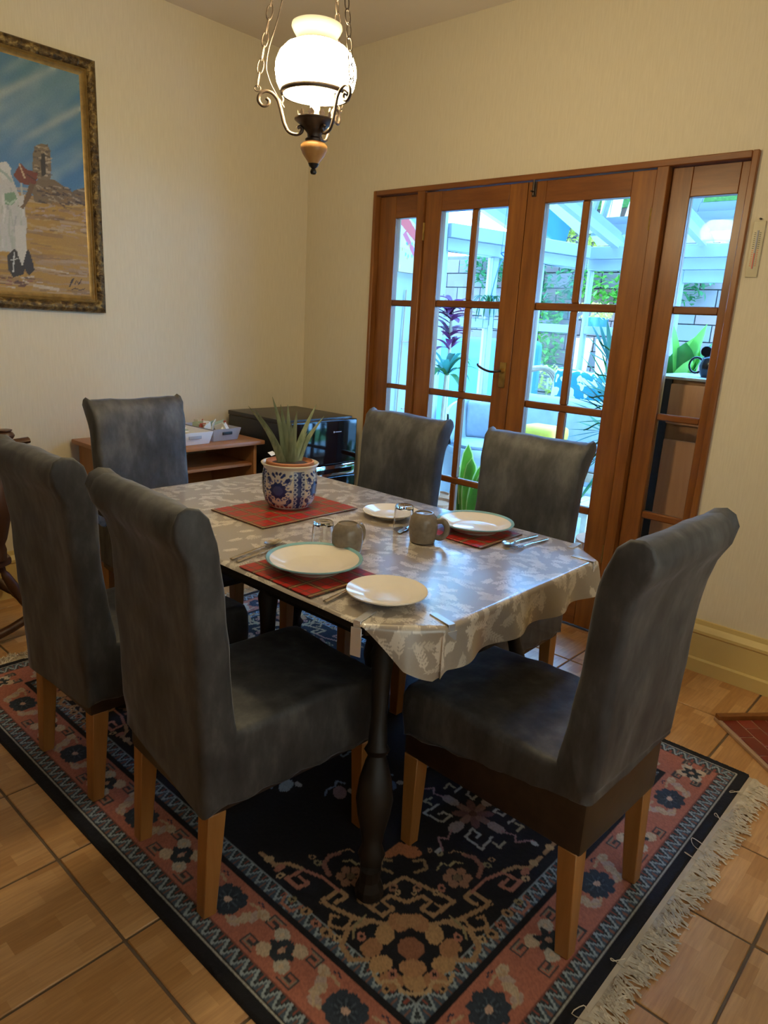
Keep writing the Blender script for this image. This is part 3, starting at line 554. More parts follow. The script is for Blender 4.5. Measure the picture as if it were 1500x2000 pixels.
chair('grey velvet covered chair with its back towards the dark rocking chair', (-1.975, -1.520), 0, 2, (.295, .315, .30, .30))
chair('grey velvet covered chair with brown base below a short skirt, nearest the hearth', (-1.545, -2.655), 88, 3, (.42, .44, .33, .37))
chair('blue-looking velvet covered chair at the table end before the pine desk', (-1.475, -.88), -92, 4, (.30, .30, .31, .31))
chair('grey velvet covered chair before the glazed doors, nearest the black fridge', (-1.0, -1.50), 182, 5, (.30, .29, .3, .3))
chair('grey velvet covered chair before the glazed doors, behind a teal-rimmed plate', (-1.0, -2.115), 181, 6, (.29, .28, .3, .3))

# ================================================================== things on the table
ZM = TZ+.0015
def mat_(label, x0, x1, y0, y1):
    cx_, cy_ = (x0+x1)/2, (y0+y1)/2; o = MB().bx(x0-cx_, x1-cx_, y0-cy_, y1-cy_, 0, .0035).build('place_mat', 'tartan', bevel=.001, seg=1); o.location = (cx_, cy_, ZM); tag(o, label, 'place mat', 'red tartan table mats')
mat_('large red tartan mat lying under the blue and white plant pot', -1.719, -1.316, -1.795, -1.527); mat_('red tartan mat under the rimmed plate beside the spoon and fork', -1.972, -1.745, -2.290, -2.022); mat_('red tartan mat under the rimmed plate nearest the glazed doors', -1.345, -1.122, -2.322, -2.055)
def plate(label, x, y, z, r, rim):
    o = thing('plate', label, 'plate', (x, y, z), 0, 'cream china plates')
    h = .026 if rim else .017; pr = [(.001, .003), (r*.52, .003), (r*.56, .0), (r*.60, .0), (r*.62, .004), (r*.80, h*.55), (r, h), (r*1.003, h+.0015), (r*.995, h+.0028), (r*.80, h*.55+.0045), (r*.62, .0085), (r*.55, .0065), (.001, .006)]
    MB().lathe(pr, n=56).build('dish', 'china', o, smooth=True)
    if rim: MB().lathe([(r*.925, h*.86+.0035), (r*.965, h*.94+.0036), (r*.997, h+.0036), (r*1.008, h+.0015), (r*1.0, h-.001), (r*.995, h-.001), (r*.995, h+.0015), (r*.925, h*.86+.0025)], n=56).build('rim_band', 'china_rim', o, smooth=True)
    return o
plate('deep cream plate with teal rim on a tartan mat beside a small plain plate', -1.832, -2.148, ZM+.0036, .122, True); plate('small plain cream plate at the table corner, on top of a knife', -1.838, -2.402, ZM+.004, .094, False)
plate('deep cream plate with teal rim on a tartan mat behind the upturned handled mug', -1.198, -2.195, ZM+.0036, .120, True); plate('small plain cream plate half hidden behind an upturned tumbler', -1.292, -1.925, ZM, .094, False)
def tumbler(label, x, y):
    o = tag(MB().lathe([(.001, .078), (.026, .078), (.029, .074), (.0325, 0), (.0305, 0), (.0262, .060), (.024, .066), (.001, .067)], n=14).build('tumbler', 'tumbler_glass', smooth=False), label, 'glass', 'upturned glass tumblers'); o.location = (x, y, ZM); sm(o.data, 0)
tumbler('upturned faceted glass tumbler touching a brown mug by the spoon', -1.700, -2.036); tumbler('upturned faceted glass tumbler in front of a small plain plate', -1.378, -2.052)
def mug(label, x, y, rz):
    o = thing('mug', label, 'mug', (x, y, ZM), rz, 'brown stoneware mugs')
    MB().lathe([(.034, 0), (.0365, .001), (.040, .018), (.0425, .040), (.042, .060), (.038, .075), (.030, .084), (.027, .088), (.024, .088), (.0235, .085), (.001, .084)], n=36).lathe([(.034, 0), (.032, .002), (.036, .02), (.0385, .04), (.037, .06), (.001, .072)], n=36).build('body', 'stoneware', o, smooth=True)
    MB().tube(catmull([(.040, 0, .066), (.058, 0, .068), (.070, 0, .052), (.068, 0, .032), (.054, 0, .018), (.039, 0, .018)], 5), .0062, 10, flat=1.4).build('handle', 'stoneware', o, smooth=True)
mug('upturned brown stoneware mug with its handle turned towards the glazed doors, by the spoon', -1.684, -2.115, .12); mug('upturned brown stoneware mug with its handle turned to the rimmed plate by the doors', -1.425, -2.168, -1.1)
def cutlery(kind, label, p, q, mt='spoon_steel'):
    p = Vector((*p, 0)); q = Vector((*q, 0)); L = (q-p).length; o = thing(kind, label, kind.split('_')[-1], (p.x, p.y, ZM), math.atan2((q-p).y, (q-p).x), 'table cutlery')
    pts = [(0, 0, .003), (L*.25, 0, .004), (L*.5, 0, .005), (L*.68, 0, .004)]
    MB().tube(catmull(pts, 4), [.0055]*5+[.005]*3+[.0035]*5, 8, flat=.45).build('handle', mt, o, smooth=True)
    if 'spoon' in kind:
        mb = MB(); vs = []; fs = []; n, m = 12, 6
        for i in range(m+1):
            for k in range(n): a = 2*PI*k/n; rr = i/m; vs.append((L*.84+.030*rr*math.cos(a)*L/.19, .019*rr*math.sin(a)*L/.19, .009-.006*(1-rr*rr)))
        for i in range(m):
            for k in range(n): fs.append((i*n+k, i*n+(k+1) % n, (i+1)*n+(k+1) % n, (i+1)*n+k))
        mb.add(vs, fs).build('bowl', mt, o, smooth=True)
    elif 'fork' in kind:
        MB().prism([(L*.66, -.003), (L*.74, -.010), (L*.82, -.0115), (L*.82, .0115), (L*.74, .010), (L*.66, .003)], .003, .0055).build('fork_head', mt, o, bevel=.0008, seg=1)
        for k in range(4): MB().bar((L*.815, -.0095+k*.0063, .0045), (L, -.0088+k*.0059, .006), .0035, .002, .002, .0015).build('tine', mt, o)
    else: MB().prism([(L*.55, -.0045), (L*.60, -.010), (L*.9, -.010), (L*.98, -.004), (L, .006), (L*.6, .006), (L*.55, .0045)], .0015, .0035).build('blade', mt, o, bevel=.0006, seg=1)
cutlery('table_spoon', 'tarnished spoon lying in front of the nearest covered chair, above a fork', (-1.955, -1.965), (-1.760, -1.925)); cutlery('table_fork', 'fork tucked between spoon and teal-rimmed plate', (-1.955, -1.990), (-1.765, -1.955)); cutlery('table_knife', 'knife whose blade lies under the small plain corner plate', (-1.965, -2.330), (-1.770, -2.300))
cutlery('table_spoon', 'spoon beside the tartan mat by the doors, next to a fork', (-1.100, -2.360), (-1.275, -2.350), 'steel'); cutlery('table_fork', 'fork at the table edge by the doors, next to a spoon', (-1.105, -2.400), (-1.290, -2.388), 'steel'); cutlery('table_knife', 'knife lying beside the upturned tumbler and mug before the doors', (-1.250, -2.020), (-1.425, -2.075), 'steel')
# ---- aloe in a blue and white cache pot
PX_, PY_ = -1.484, -1.636
pot = thing('potted_aloe', 'spiky aloe in a blue and white floral china pot on the large tartan mat', 'plant', (PX_, PY_, ZM+.0036))
PR = [(1.09*a_, 1.03*b_) for a_, b_ in [(.056, .0), (.062, .004), (.074, .022), (.0815, .05), (.084, .08), (.083, .108), (.080, .126), (.079, .132), (.086, .140), (.088, .144), (.085, .146), (.077, .140), (.074, .13), (.072, .06)]]
ss = [0]
for a, b in zip(PR[:-1], PR[1:]): ss.append(ss[-1]+math.hypot(b[0]-a[0], b[1]-a[1]))
TH = 2*PI*.083; R = Raster(0, TH, 0, ss[-1], .0022, (.62, .57, .47)); navy = (.022, .035, .13); sl = (.10, .12, .26); nn = 4; pw = TH/nn; off = pw*.78
for k in range(-1, nn+1):
    x0 = k*pw+off; cx_ = x0+pw*.5
    R.poly([(x0-.017, .012), (x0+.017, .012), (x0+.017, .142), (x0-.017, .142)], navy)
    for i in range(8):
        for s in (-1, 1): R.ell(x0+s*.013, .020+i*.016, .0075, .0075, (.42, .45, .52)); R.ell(x0+s*.013, .020+i*.016, .004, .004, navy)
    for s in (-1, 1): R.line([(x0+s*.021, .012), (x0+s*.021, .142)], .004, (.60, .55, .42))
    cyy = .078
    for i in range(10): a = i*PI/5; R.ell(cx_+.018*math.cos(a), cyy+.018*math.sin(a), .011, .008, navy, a)
    R.ell(cx_, cyy, .016, .016, (.05, .07, .20))
    for i in range(20): a = i*PI/10; R.ell(cx_+.033*math.cos(a), cyy+.034*math.sin(a), .004, .003, sl, a)
    for s in (-1, 1):
        for (dx, dy, r_) in ((.030, .035, .010), (.034, -.036, .011), (.018, .052, .007), (.012, .046, .005), (.024, -.050, .008), (.038, .050, .006), (.006, .056, .006), (.040, .0, .006)): R.ell(cx_+s*dx, cyy+dy, r_, r_*.7, navy, s*.8)
        R.line([(cx_+s*.02, cyy-.03), (cx_+s*.035, cyy-.02), (cx_+s*.03, cyy-.045), (cx_+s*.01, cyy-.05)], .003, sl); R.line([(cx_+s*.02, cyy+.03), (cx_+s*.036, cyy+.022), (cx_+s*.042, cyy+.04)], .003, sl)
        for dx in (.008, .026, .04): R.ell(cx_+s*dx, .018, .006, .005, (.28, .06, .06))
R.img[R.Y > .158] = (.62, .56, .44)
sv_ = np.clip(R.Y, 0, ss[-1]); rr = np.interp(sv_, ss, [p[0] for p in PR]); zz = np.interp(sv_, ss, [p[1] for p in PR]); an = R.X/TH*2*PI
P = np.stack([np.outer(rr, np.cos(an)), np.outer(rr, np.sin(an)), np.repeat(zz[:, None], len(an), 1)], -1); grid_mesh('china_pot', P, R.img, 'pot_glaze', pot); MB().lathe([(.001, .0), (.061, .0), (.0676, .004)], n=40).build('pot_foot', 'china', pot)
MB().lathe([(.064, .01), (.077, .130), (.079, .154), (.074, .156), (.072, .150), (.067, .146), (.001, .145)], n=36).build('inner_pot', 'terracotta', pot, smooth=True); MB().lathe([(.067, .144), (.04, .151), (.001, .152)], n=20).build('soil', 'soil', pot)
tips = [(485, 793), (498, 800), (532, 775), (548, 790), (562, 790), (580, 803), (618, 790), (633, 813), (570, 830), (600, 845)]
for i, (u, v) in enumerate(tips):
    dep = random.uniform(-.04, .04); e_ = aty(u, v, PY_+dep); b_ = Vector((PX_+(e_[0]-PX_)*.18, PY_+(e_[1]-PY_)*.3, ZM+.145)); tp = Vector(e_)
    L = (tp-b_).length; mb = MB(); nseg = 7; side = (tp-b_).cross(Vector((-.7, .7, 0))).normalized() if False else Vector((.72, -.69, 0)); fw = side.cross((tp-b_).normalized())
    vs = []; fs = []
    for k in range(nseg+1):
        q = k/nseg; p = b_+(tp-b_)*q+Vector((tp.x-b_.x, tp.y-b_.y, 0))*(-.22)*math.sin(PI*q)*.6; w_ = .0145*(1-q)**.75+.0006; vs += [p-side*w_, p+fw*w_*.25-Vector((0, 0, 0)), p+side*w_, p-fw*w_*.75]
    for k in range(nseg):
        for j in range(4): fs.append((k*4+j, k*4+(j+1) % 4, k*4+4+(j+1) % 4, k*4+4+j))
    mb.add(vs, fs).build('leaf', 'aloe', pot, smooth=True, off=(PX_, PY_, ZM+.0036))
tg = atz(532, 893, ZM+.155); MB().add([(-.012, -.01, 0), (.014, -.004, .004), (.010, .012, .012), (-.016, .006, .010)], [(0, 1, 2, 3)]).build('plant_tag', 'white_plastic', pot).location = (tg[0]-PX_, tg[1]-PY_, .158)

# ================================================================== desk with trays, fridge, rocking chair
dk = thing('desk', 'small orange pine desk with a shelf under its top against the far wall', 'desk', (-1.09, -.255, 0))
MB().bx(-.40, .40, -.245, .235, .713, .735).build('desk_top', 'pine', dk, bevel=.006)
for sx in (-1, 1): MB().bx(sx*.36-.009, sx*.36+.009, -.215, .225, 0, .713).build('side_panel', 'pine_upright', dk, bevel=.002, seg=1)
MB().bx(-.351, .351, -.20, .16, .598, .614).build('keyboard_shelf', 'pine', dk, bevel=.003, seg=1); MB().bx(-.351, .351, .17, .186, .30, .60).build('back_panel', 'pine', dk); MB().bx(-.351, .351, -.10, .17, .10, .116).build('foot_shelf', 'pine', dk)
def tray(label, x, y, z, lx, ly, hh, mt, rz, hole):
    o = thing('storage_tray', label, 'tray', (x, y, z), rz, 'plastic trays on the desk'); mb = MB(); t_ = .003
    def ring(s, zz): return [(-lx*s, -ly*s, zz), (lx*s, -ly*s, zz), (lx*s, ly*s, zz), (-lx*s, ly*s, zz)]
    vs = ring(.88, 0)+ring(1.0, hh)+ring(.97, hh)+ring(.86, .004); mb.add(vs, [(3, 2, 1, 0)]+[(a+i, a+(i+1) % 4, b+(i+1) % 4, b+i) for a, b in ((0, 4), (4, 8), (8, 12)) for i in range(4)]+[(12, 13, 14, 15)]); mb.build('tray_body', mt, o, bevel=.004)
    for sg in (-1,): MB().bx(-lx*.34, lx*.34, -ly*.985-.003, -ly*.985+.002, hh*.50, hh*.74).build('handle_slot', hole, o, bevel=.002)
    return o
DZ = .7355; pw_ = aty(375, 866, -.40)
tray('white plastic tray on the pine desk next to a grey one', -1.092, -.322, DZ, .105, .145, .062, 'white_plastic', .04, 'grey_plastic'); tray('grey plastic tray full of sachets on the pine desk', -.880, -.292, DZ, .088, .135, .062, 'grey_plastic', .06, 'black_matt')
for i in range(16):
    x, y = -.880+random.uniform(-.06, .06), -.30+random.uniform(-.09, .11); o = MB().bx(-.030, .030, -.002, .002, -.022, .022).build('tea_sachet', random.choice(['paper', 'paper', 'paper', 'paper', 'paper', 'ivory', 'green_paper', 'red_paper']), bevel=.0008, seg=1); o.location = (x, y, DZ+.052+random.uniform(0, .014)); o.rotation_euler = (random.uniform(-.7, .7), random.uniform(-.5, .5), random.uniform(0, 3)); tag(o, 'paper tea sachet heaped in the grey plastic tray on the desk', 'sachet', 'sachets in the grey tray')
for i in range(4):
    o = MB().bx(-.05, .05, -.038, .038, 0, .003).build('leaflet', ('paper', 'green_paper', 'paper', 'grey_plastic')[i]); o.location = (-1.09+i*.004, -.30+.01*i, DZ+.045+i*.0055); o.rotation_euler = (0, 0, .3*i); tag(o, 'printed leaflet lying in the white plastic tray on the desk', 'leaflet', 'leaflets in the white tray')
fg = thing('fridge', 'glossy black under-counter fridge in the room corner beside the pine desk', 'fridge', (-.375, -.345, 0))
FW, FD0, FD1 = .245, -.225, .265
MB().bx(-FW, FW, FD0, FD1, .02, .815).build('cabinet', 'black_matt', fg, bevel=.006); MB().bx(-FW-.003, FW+.003, FD0-.004, FD1, .815, .84).build('top', 'fridge_top', fg, bevel=.005)
dr = MB().bx(-FW, FW, FD0-.050, FD0-.004, .585, .832).build('door', 'black_gloss', fg, bevel=.010, seg=3); MB().bx(-FW, FW, FD0-.050, FD0-.004, .06, .515).build('door', 'black_gloss', fg, bevel=.010, seg=3)
hd = MB().bx(-FW+.005, FW-.005, FD0-.046, FD0-.004, .519, .581).build('handle_strip', 'chrome', fg, bevel=.006); MB().bx(-FW+.03, FW-.03, FD0-.0475, FD0-.045, .535, .560).build('handle_recess', 'black_gloss', hd)
MB().bx(.060, .068, FD0-.0515, FD0-.050, .762, .771).bx(.073, .120, FD0-.0515, FD0-.050, .7645, .7685).build('badge', 'logo', dr)
for sx in (-1, 1):
    for sy in (-.2, .24): MB().lathe([(.001, 0), (.016, 0), (.016, .022), (.001, .022)], (sx*.2, sy, 0), 12).build('foot', 'black_matt', fg)
rk = thing('rocking_chair', 'dark wooden rocking chair with turned posts standing by the far wall', 'chair', (-2.255, -.31, 0))
def turned(a, b, r, n=10, bul=1.6):
    a = Vector(a); b = Vector(b); d = b-a; L = d.length; pr = [(.001, 0)]
    for i in range(21):
        q = i/20; k = 1+(bul-1)*math.exp(-((q-.5)/.22)**2)-.35*math.exp(-((q-.16)/.03)**2)-.35*math.exp(-((q-.84)/.03)**2); pr.append((r*k, L*q))
    return MB().lathe(pr+[(.001, L)], a, n, d)
for sy in (-1, 1):
    y = sy*.20; MB().tube(catmull([(-.44, y, .13), (-.25, y, .045), (0, y, .020), (.20, y, .045), (.33, y, .092), (.40, y, .132)], 5), .020, 8, flat=.9).build('rocker', 'rocker_wood', rk, smooth=True)
    turned((.24, y*.82, .335), (.345, y, .10), .016, bul=1.35).build('leg', 'rocker_wood', rk, smooth=True); turned((-.18, y*.8, .335), (-.24, y, .05), .016, bul=1.35).build('leg', 'rocker_wood', rk, smooth=True)
    turned((.235, y*1.02, .365), (.262, y*1.1, .80), .025, bul=1.75).build('arm_post', 'rocker_wood', rk, smooth=True)
    MB().tube(catmull([(-.27, y*1.0, .80), (0, y*1.08, .815), (.20, y*1.13, .825), (.37, y*1.13, .838)], 5), [.017]*8+[.022]*8, 8, flat=.6).build('arm', 'rocker_wood', rk, smooth=True)
    turned((-.20, y*.92, .36), (-.35, y*1.0, 1.12), .019, bul=1.3).build('back_post', 'rocker_wood', rk, smooth=True)
MB().prism([(-.24, -.19), (-.20, -.215), (.24, -.22), (.285, -.19), (.30, 0), (.285, .19), (.24, .22), (-.20, .215), (-.24, .19), (-.25, 0)], .332, .368).build('seat', 'rocker_wood', rk, bevel=.012)
for k in range(5): y = -.13+k*.065; turned((-.205, y, .36), (-.335, y*1.05, 1.04), .010, bul=1.5).build('spindle', 'rocker_wood', rk, smooth=True)
MB().tube(catmull([(-.345, -.22, 1.08), (-.355, -.1, 1.11), (-.36, 0, 1.12), (-.355, .1, 1.11), (-.345, .22, 1.08)], 4), .032, 8, flat=1.5).build('crest_rail', 'rocker_wood', rk, smooth=True)
turned((.295, -.195, .19), (.295, .195, .19), .012).build('stretcher', 'rocker_wood', rk, smooth=True); turned((-.215, -.19, .18), (-.215, .19, .18), .012).build('stretcher', 'rocker_wood', rk, smooth=True)
turned((.285, -.226, .84), (.285, -.226, .885), .026, bul=1.3).build('arm_finial', 'rocker_wood', rk, smooth=True)

# ================================================================== painting
YP = -.03
def cv(u, v): p = aty(u, v, YP); return (p[0], p[2])
PXR, PZT, PZB, PXL = -1.2852, 2.4072, 1.3305, -2.22
fwid = .074
R = Raster(PXL+fwid, PXR-fwid, PZB+fwid, PZT-fwid, .004, (.08, .2, .3)); X, Z = np.meshgrid(R.X, R.Y); hz = cv(60, 372)[1]
q = np.clip((Z-hz)/(PZT-hz), 0, 1)[..., None]; R.img[:] = np.array((.06, .18, .36))*(1-q)+np.array((.085, .20, .25))*q
for k in range(420):
    x = RNG.uniform(PXL-.2, PXR); z = RNG.uniform(hz-.1, PZT); L = RNG.uniform(.05, .28); c_ = ((.36, .45, .44), (.05, .15, .36), (.22, .33, .36), (.07, .19, .30))[k % 4]; R.line([(x, z), (x+L*.8, z+L*.62)], RNG.uniform(.008, .035), c_, .22)
for k in range(9):
    x = -1.95+k*.075; z = 2.0+.05*(k % 4); R.line([(x, z), (x+.28, z+.20)], .014, (.50, .52, .46), .30)
for k in range(5): R.img[2:-2, 2:-2] = (R.img[2:-2, 2:-2]+R.img[:-4, 2:-2]+R.img[4:, 2:-2]+R.img[2:-2, :-4]+R.img[2:-2, 4:]+R.img[4:, 4:]+R.img[:-4, :-4])/7
sand = Z < hz+.02*np.sin(X*9); R.img[sand] = (.36, .205, .04)
for k in range(330):
    x = RNG.uniform(PXL, PXR); z = RNG.uniform(PZB, hz); dn = (hz-z)/(hz-PZB); c_ = ((.42, .26, .05), (.30, .17, .06), (.36, .23, .13), (.20, .115, .05), (.44, .33, .20))[k % 5]
    if dn > .55: c_ = ((.24, .15, .08), (.32, .22, .13), (.17, .10, .045), (.40, .30, .20))[k % 4]
    R.line([(x, z), (x+RNG.uniform(.03, .16), z+RNG.uniform(-.012, .012))], RNG.uniform(.004, .014), c_, .6)
PP = lambda pts, c_, a=1.0: R.poly([cv(*p) for p in pts], c_, a)
PL = lambda pts, w_, c_, a=1.0: R.line([cv(*p) for p in pts], w_, c_, a)
PP([(63, 365), (80, 345), (110, 352), (140, 372), (170, 385), (170, 400), (70, 395)], (.16, .11, .06)); PP([(145, 372), (168, 366), (172, 398), (140, 392)], (.14, .10, .06))
for k in range(60):
    u, v = RNG.uniform(70, 168), RNG.uniform(360, 398); PL([(u, v), (u+RNG.uniform(4, 16), v+RNG.uniform(0, 7))], .006, ((.05, .035, .03), (.34, .27, .18), (.22, .13, .05))[k % 3], .8)
PP([(66, 348), (66, 300), (72, 283), (84, 279), (95, 283), (101, 296), (102, 346), (94, 352)], (.17, .125, .075))
for k in range(46):
    u, v = RNG.uniform(67, 98), RNG.uniform(284, 345); PL([(u, v), (u+RNG.uniform(3, 10), v+RNG.uniform(-3, 3))], .006, ((.05, .04, .03), (.30, .23, .14), (.42, .34, .24), (.10, .08, .06))[k % 4], .8)
PP([(82, 300), (90, 298), (92, 340), (83, 345)], (.035, .028, .022))
for k in range(50):
    u, v = RNG.uniform(60, 170), RNG.uniform(402, 455); PL([(u, v), (u+RNG.uniform(5, 18), v+RNG.uniform(-2, 3))], .006, ((.36, .27, .22), (.14, .08, .04), (.44, .30, .10), (.40, .30, .26))[k % 4], .7)
# robed figure
robe = (.46, .45, .42); PP([(-60, 330), (0, 318), (20, 330), (36, 372), (50, 400), (55, 440), (50, 490), (40, 520), (20, 490), (-60, 492)], robe)
for k in range(60):
    u = RNG.uniform(-50, 46); v = RNG.uniform(350, 470); PL([(u, v), (u+RNG.uniform(-5, 5), v+RNG.uniform(10, 34))], .007, ((.58, .57, .54), (.30, .30, .29), (.42, .44, .38), (.34, .36, .30))[k % 4], .7)
PP([(0, 318), (14, 314), (24, 328), (22, 348), (8, 350), (-4, 340)], (.52, .52, .48)); PL([(0, 330), (14, 340), (24, 352)], .012, (.30, .36, .32)); PP([(10, 378), (30, 374), (36, 388), (26, 400), (12, 398)], (.16, .26, .16)); PL([(12, 392), (22, 398), (32, 390)], .008, (.36, .46, .34))
PP([(28, 342), (42, 318), (54, 330), (76, 338), (72, 360), (60, 362), (40, 356)], (.16, .035, .02)); PL([(40, 320), (50, 346)], .007, (.5, .36, .22)); PL([(55, 340), (72, 352)], .006, (.07, .02, .015)); PP([(60, 356), (70, 360), (62, 386), (48, 408), (38, 402), (52, 384)], (.13, .075, .035)); PP([(36, 384), (50, 380), (48, 398), (40, 404)], (.5, .48, .44))
PP([(16, 500), (30, 486), (44, 498), (52, 520), (48, 536), (28, 542), (18, 526)], (.02, .016, .016)); PP([(48, 500), (58, 486), (66, 510), (70, 528), (58, 538), (50, 524)], (.022, .018, .02)); PP([(30, 440), (52, 440), (54, 490), (46, 520), (36, 496)], (.52, .50, .45)); PL([(30, 494), (28, 530)], .005, (.5, .5, .48)); PL([(24, 508), (36, 505)], .004, (.5, .5, .48))
for k in range(26): u, v = RNG.uniform(-20, 84), RNG.uniform(540, 560); PL([(u, v), (u+RNG.uniform(4, 14), v+RNG.uniform(-2, 4))], .007, ((.10, .04, .03), (.22, .09, .06), (.05, .03, .03), (.5, .42, .33))[k % 4], .85)
PL([(70, 558), (96, 562), (116, 566)], .014, (.52, .44, .34), .7); PL([(76, 522), (110, 528), (136, 534)], .006, (.5, .43, .32), .7)
PL([(138, 560), (146, 544), (140, 552)], .006, (.03, .02, .015)); PL([(148, 556), (152, 548), (156, 556), (162, 545)], .004, (.03, .02, .015)); PL([(142, 566), (150, 563), (158, 567), (168, 564)], .004, (.05, .03, .02))
R.jitter(.05); X, Z = np.meshgrid(R.X, R.Y)
pt = thing('oil_painting', 'oil painting of a robed figure in a desert in ornate gilt frame', 'painting', ((PXL+PXR)/2, -.002, PZB)); ox, oz = (PXL+PXR)/2, PZB
grid_mesh('canvas', np.stack([X-ox, np.full(X.shape, -.016), Z-oz], -1), R.img, 'oil_paint', pt); MB().bx(PXL-ox+.02, PXR-ox-.02, -.012, 0, .02, PZT-oz-.02).build('backing', 'dark_wood', pt)
def molding(name, prof, mt, parent, inset0):
    W0, W1, H0, H1 = PXL-ox, PXR-ox, 0, PZT-oz; n = len(prof)
    for (a, b) in (((W0, H0), (W1, H0)), ((W1, H0), (W1, H1)), ((W1, H1), (W0, H1)), ((W0, H1), (W0, H0))):
        dx, dz = b[0]-a[0], b[1]-a[1]; L = math.hypot(dx, dz); dx, dz = dx/L, dz/L; nx_, nz_ = -dz, dx; vs = []
        ns = 40
        for k in range(ns+1):
            for d_, h_ in prof:
                t_ = d_+(L-2*d_)*k/ns; wob = .0015*math.sin(k*2.4)*(1 if h_ > .02 else 0); vs.append((a[0]+dx*t_+nx_*d_, -h_-wob, a[1]+dz*t_+nz_*d_))
        MB().add(vs, [(k*n+i, k*n+i+1, (k+1)*n+i+1, (k+1)*n+i) for k in range(ns) for i in range(n-1)]).build(name, mt, parent, smooth=True)
molding('frame_side', [(0, 0), (0, .020), (.008, .034), (.022, .040), (.036, .034), (.044, .026)], 'gilt', pt, 0); molding('inner_slip', [(.044, .026), (.048, .029), (.053, .022), (.058, .024), (.066, .017), (.078, .015)], 'gilt_inner', pt, 0)

# ================================================================== wall thermometer
th = thing('thermometer', 'small ivory wall thermometer with red scale beside the glazed doors', 'thermometer', (-.001, -2.521, 1.598))
MB().bx(-.007, 0, -.021, .021, 0, .198).build('backplate', 'ivory', th, bevel=.003); MB().bx(-.010, -.006, -.003, .003, .03, .165).build('tube', 'grey_plastic', th, bevel=.001); MB().bx(-.0105, -.0098, -.0016, .0016, .03, .085).build('red_column', 'red_ink', th)
for k in range(18):
    for s in (-1, 1): MB().bx(-.0082, -.0069, s*.009-.0028, s*.009+.0028, .040+k*.0068, .0418+k*.0068).build('scale_mark', 'red_ink' if k < 9 else 'dark_ink', th)
MB().lathe([(.001, 0), (.004, .001), (.003, .012), (.001, .012)], (-.001, 0, .205), 10, (-1, 0, 0)).build('nail', 'dark_ink', th)

# ================================================================== hearth
hp = Vector((-.377, -2.781)); ev = Vector((-.658, -.753)).normalized(); ew = Vector((ev.y*-1, ev.x)); ew = Vector((.753, -.658)).normalized()
he = thing('hearth', 'red tiled corner hearth edged with dark wooden strip on the floor', 'hearth', (hp.x, hp.y, 0), math.atan2(ev.y, ev.x))   # local x along front edge, local y = towards corner is +/-
sg = 1 if (Matrix.Rotation(math.atan2(ev.y, ev.x), 2) @ Vector((0, 1))).dot(ew) > 0 else -1
def hb(x0, x1, y0, y1, z0, z1): y0, y1 = sorted((sg*y0, sg*y1)); return MB().bx(x0, x1, y0, y1, z0, z1)
HL, HD = 1.05, .36
hb(.02, HL-.02, .012, HD, .0005, .010).build('mortar_bed', 'mortar', he); hb(0, .026, 0, HD, 0, .028).build('edging', 'door_wood', he, bevel=.003); hb(HL-.026, HL, 0, HD, 0, .028).build('edging', 'door_wood', he, bevel=.003); hb(.0, HL, -.004, .010, 0, .012).build('edging', 'mortar', he, bevel=.002)
nxh, nyh = 9, 6; tw, tdp = (HL-.056)/nxh, (HD-.016)/nyh; t0 = None
for j in range(nyh):
    for i in range(nxh+1):
        x0 = .028+i*tw-(tw/2 if j % 2 else 0); x1 = x0+tw-.004; x0 = max(x0, .028); x1 = min(x1, HL-.028)
        if x1-x0 < .02: continue
        y0 = .014+j*tdp; y1 = y0+tdp-.004; full = abs((x1-x0)-(tw-.004)) < 1e-4; loc = ((x0+x1)/2, sg*(y0+y1)/2, 0)
        if full and t0: copy_of(t0, he, loc)
        else:
            o = MB().bx(-(x1-x0)/2, (x1-x0)/2, -(y1-y0)/2, (y1-y0)/2, .002, .0125).build('hearth_tile', 'hearth_tile', he, bevel=.0015, seg=1); o.location = loc
            if full: t0 = o

# ================================================================== pendant lamp
LXY = (-1.575, -1.815); LZ = 1.738
LK = .68; HZ = (ZC-LZ)/LK
lp = thing('pendant_lamp', 'chain-hung oil-lamp style pendant with white opal glass shade and scrolled metal arms', 'lamp', (LXY[0], LXY[1], LZ)); lp.scale = (.82, .82, LK)
MB().lathe([(.001, 0), (.008, .002), (.011, .009), (.009, .018), (.006, .022), (.014, .030), (.018, .040), (.001, .041)], n=20).build('finial', 'black_matt', lp, smooth=True)
MB().lathe([(.016, .038), (.022, .050), (.036, .072), (.044, .092), (.044, .106), (.036, .116), (.028, .120), (.001, .121)], n=32).build('wooden_bulb', 'lamp_wood', lp, smooth=True)
MB().lathe([(.028, .118), (.030, .128), (.022, .136), (.024, .150), (.040, .172), (.060, .190), (.066, .196), (.066, .201), (.058, .199), (.030, .178), (.001, .17)], n=32).build('metal_cup', 'bronze', lp, smooth=True)
for k in range(10): a = k*2*PI/10; MB().leaf((.050*math.cos(a), .050*math.sin(a), .198), (.056*math.cos(a), .056*math.sin(a), .228), .022, (-math.sin(a), math.cos(a), 0), n=5).build('gallery_leaf', 'bronze', lp)
MB().lathe([(.001, .17), (.016, .172), (.016, .285), (.001, .285)], n=16).build('candle_tube', 'candle', lp, smooth=True); MB().lathe([(.001, .285), (.012, .29), (.024, .322), (.026, .347), (.018, .372), (.001, .382)], n=20).build('light_bulb', 'bulb', lp, smooth=True)
gp = [(.108, .292), (.116, .300), (.126, .324), (.131, .359), (.129, .392), (.118, .424), (.098, .449), (.076, .462)]; np_ = [(.076, .462), (.066, .468), (.063, .476), (.066, .488), (.075, .504), (.081, .518), (.080, .528), (.077, .530)]
sh = MB().lathe(gp, n=48).build('glass_shade', 'opal_glass', lp, smooth=True); MB().lathe(np_, n=48).build('shade_neck', 'opal_neck', sh, smooth=True)
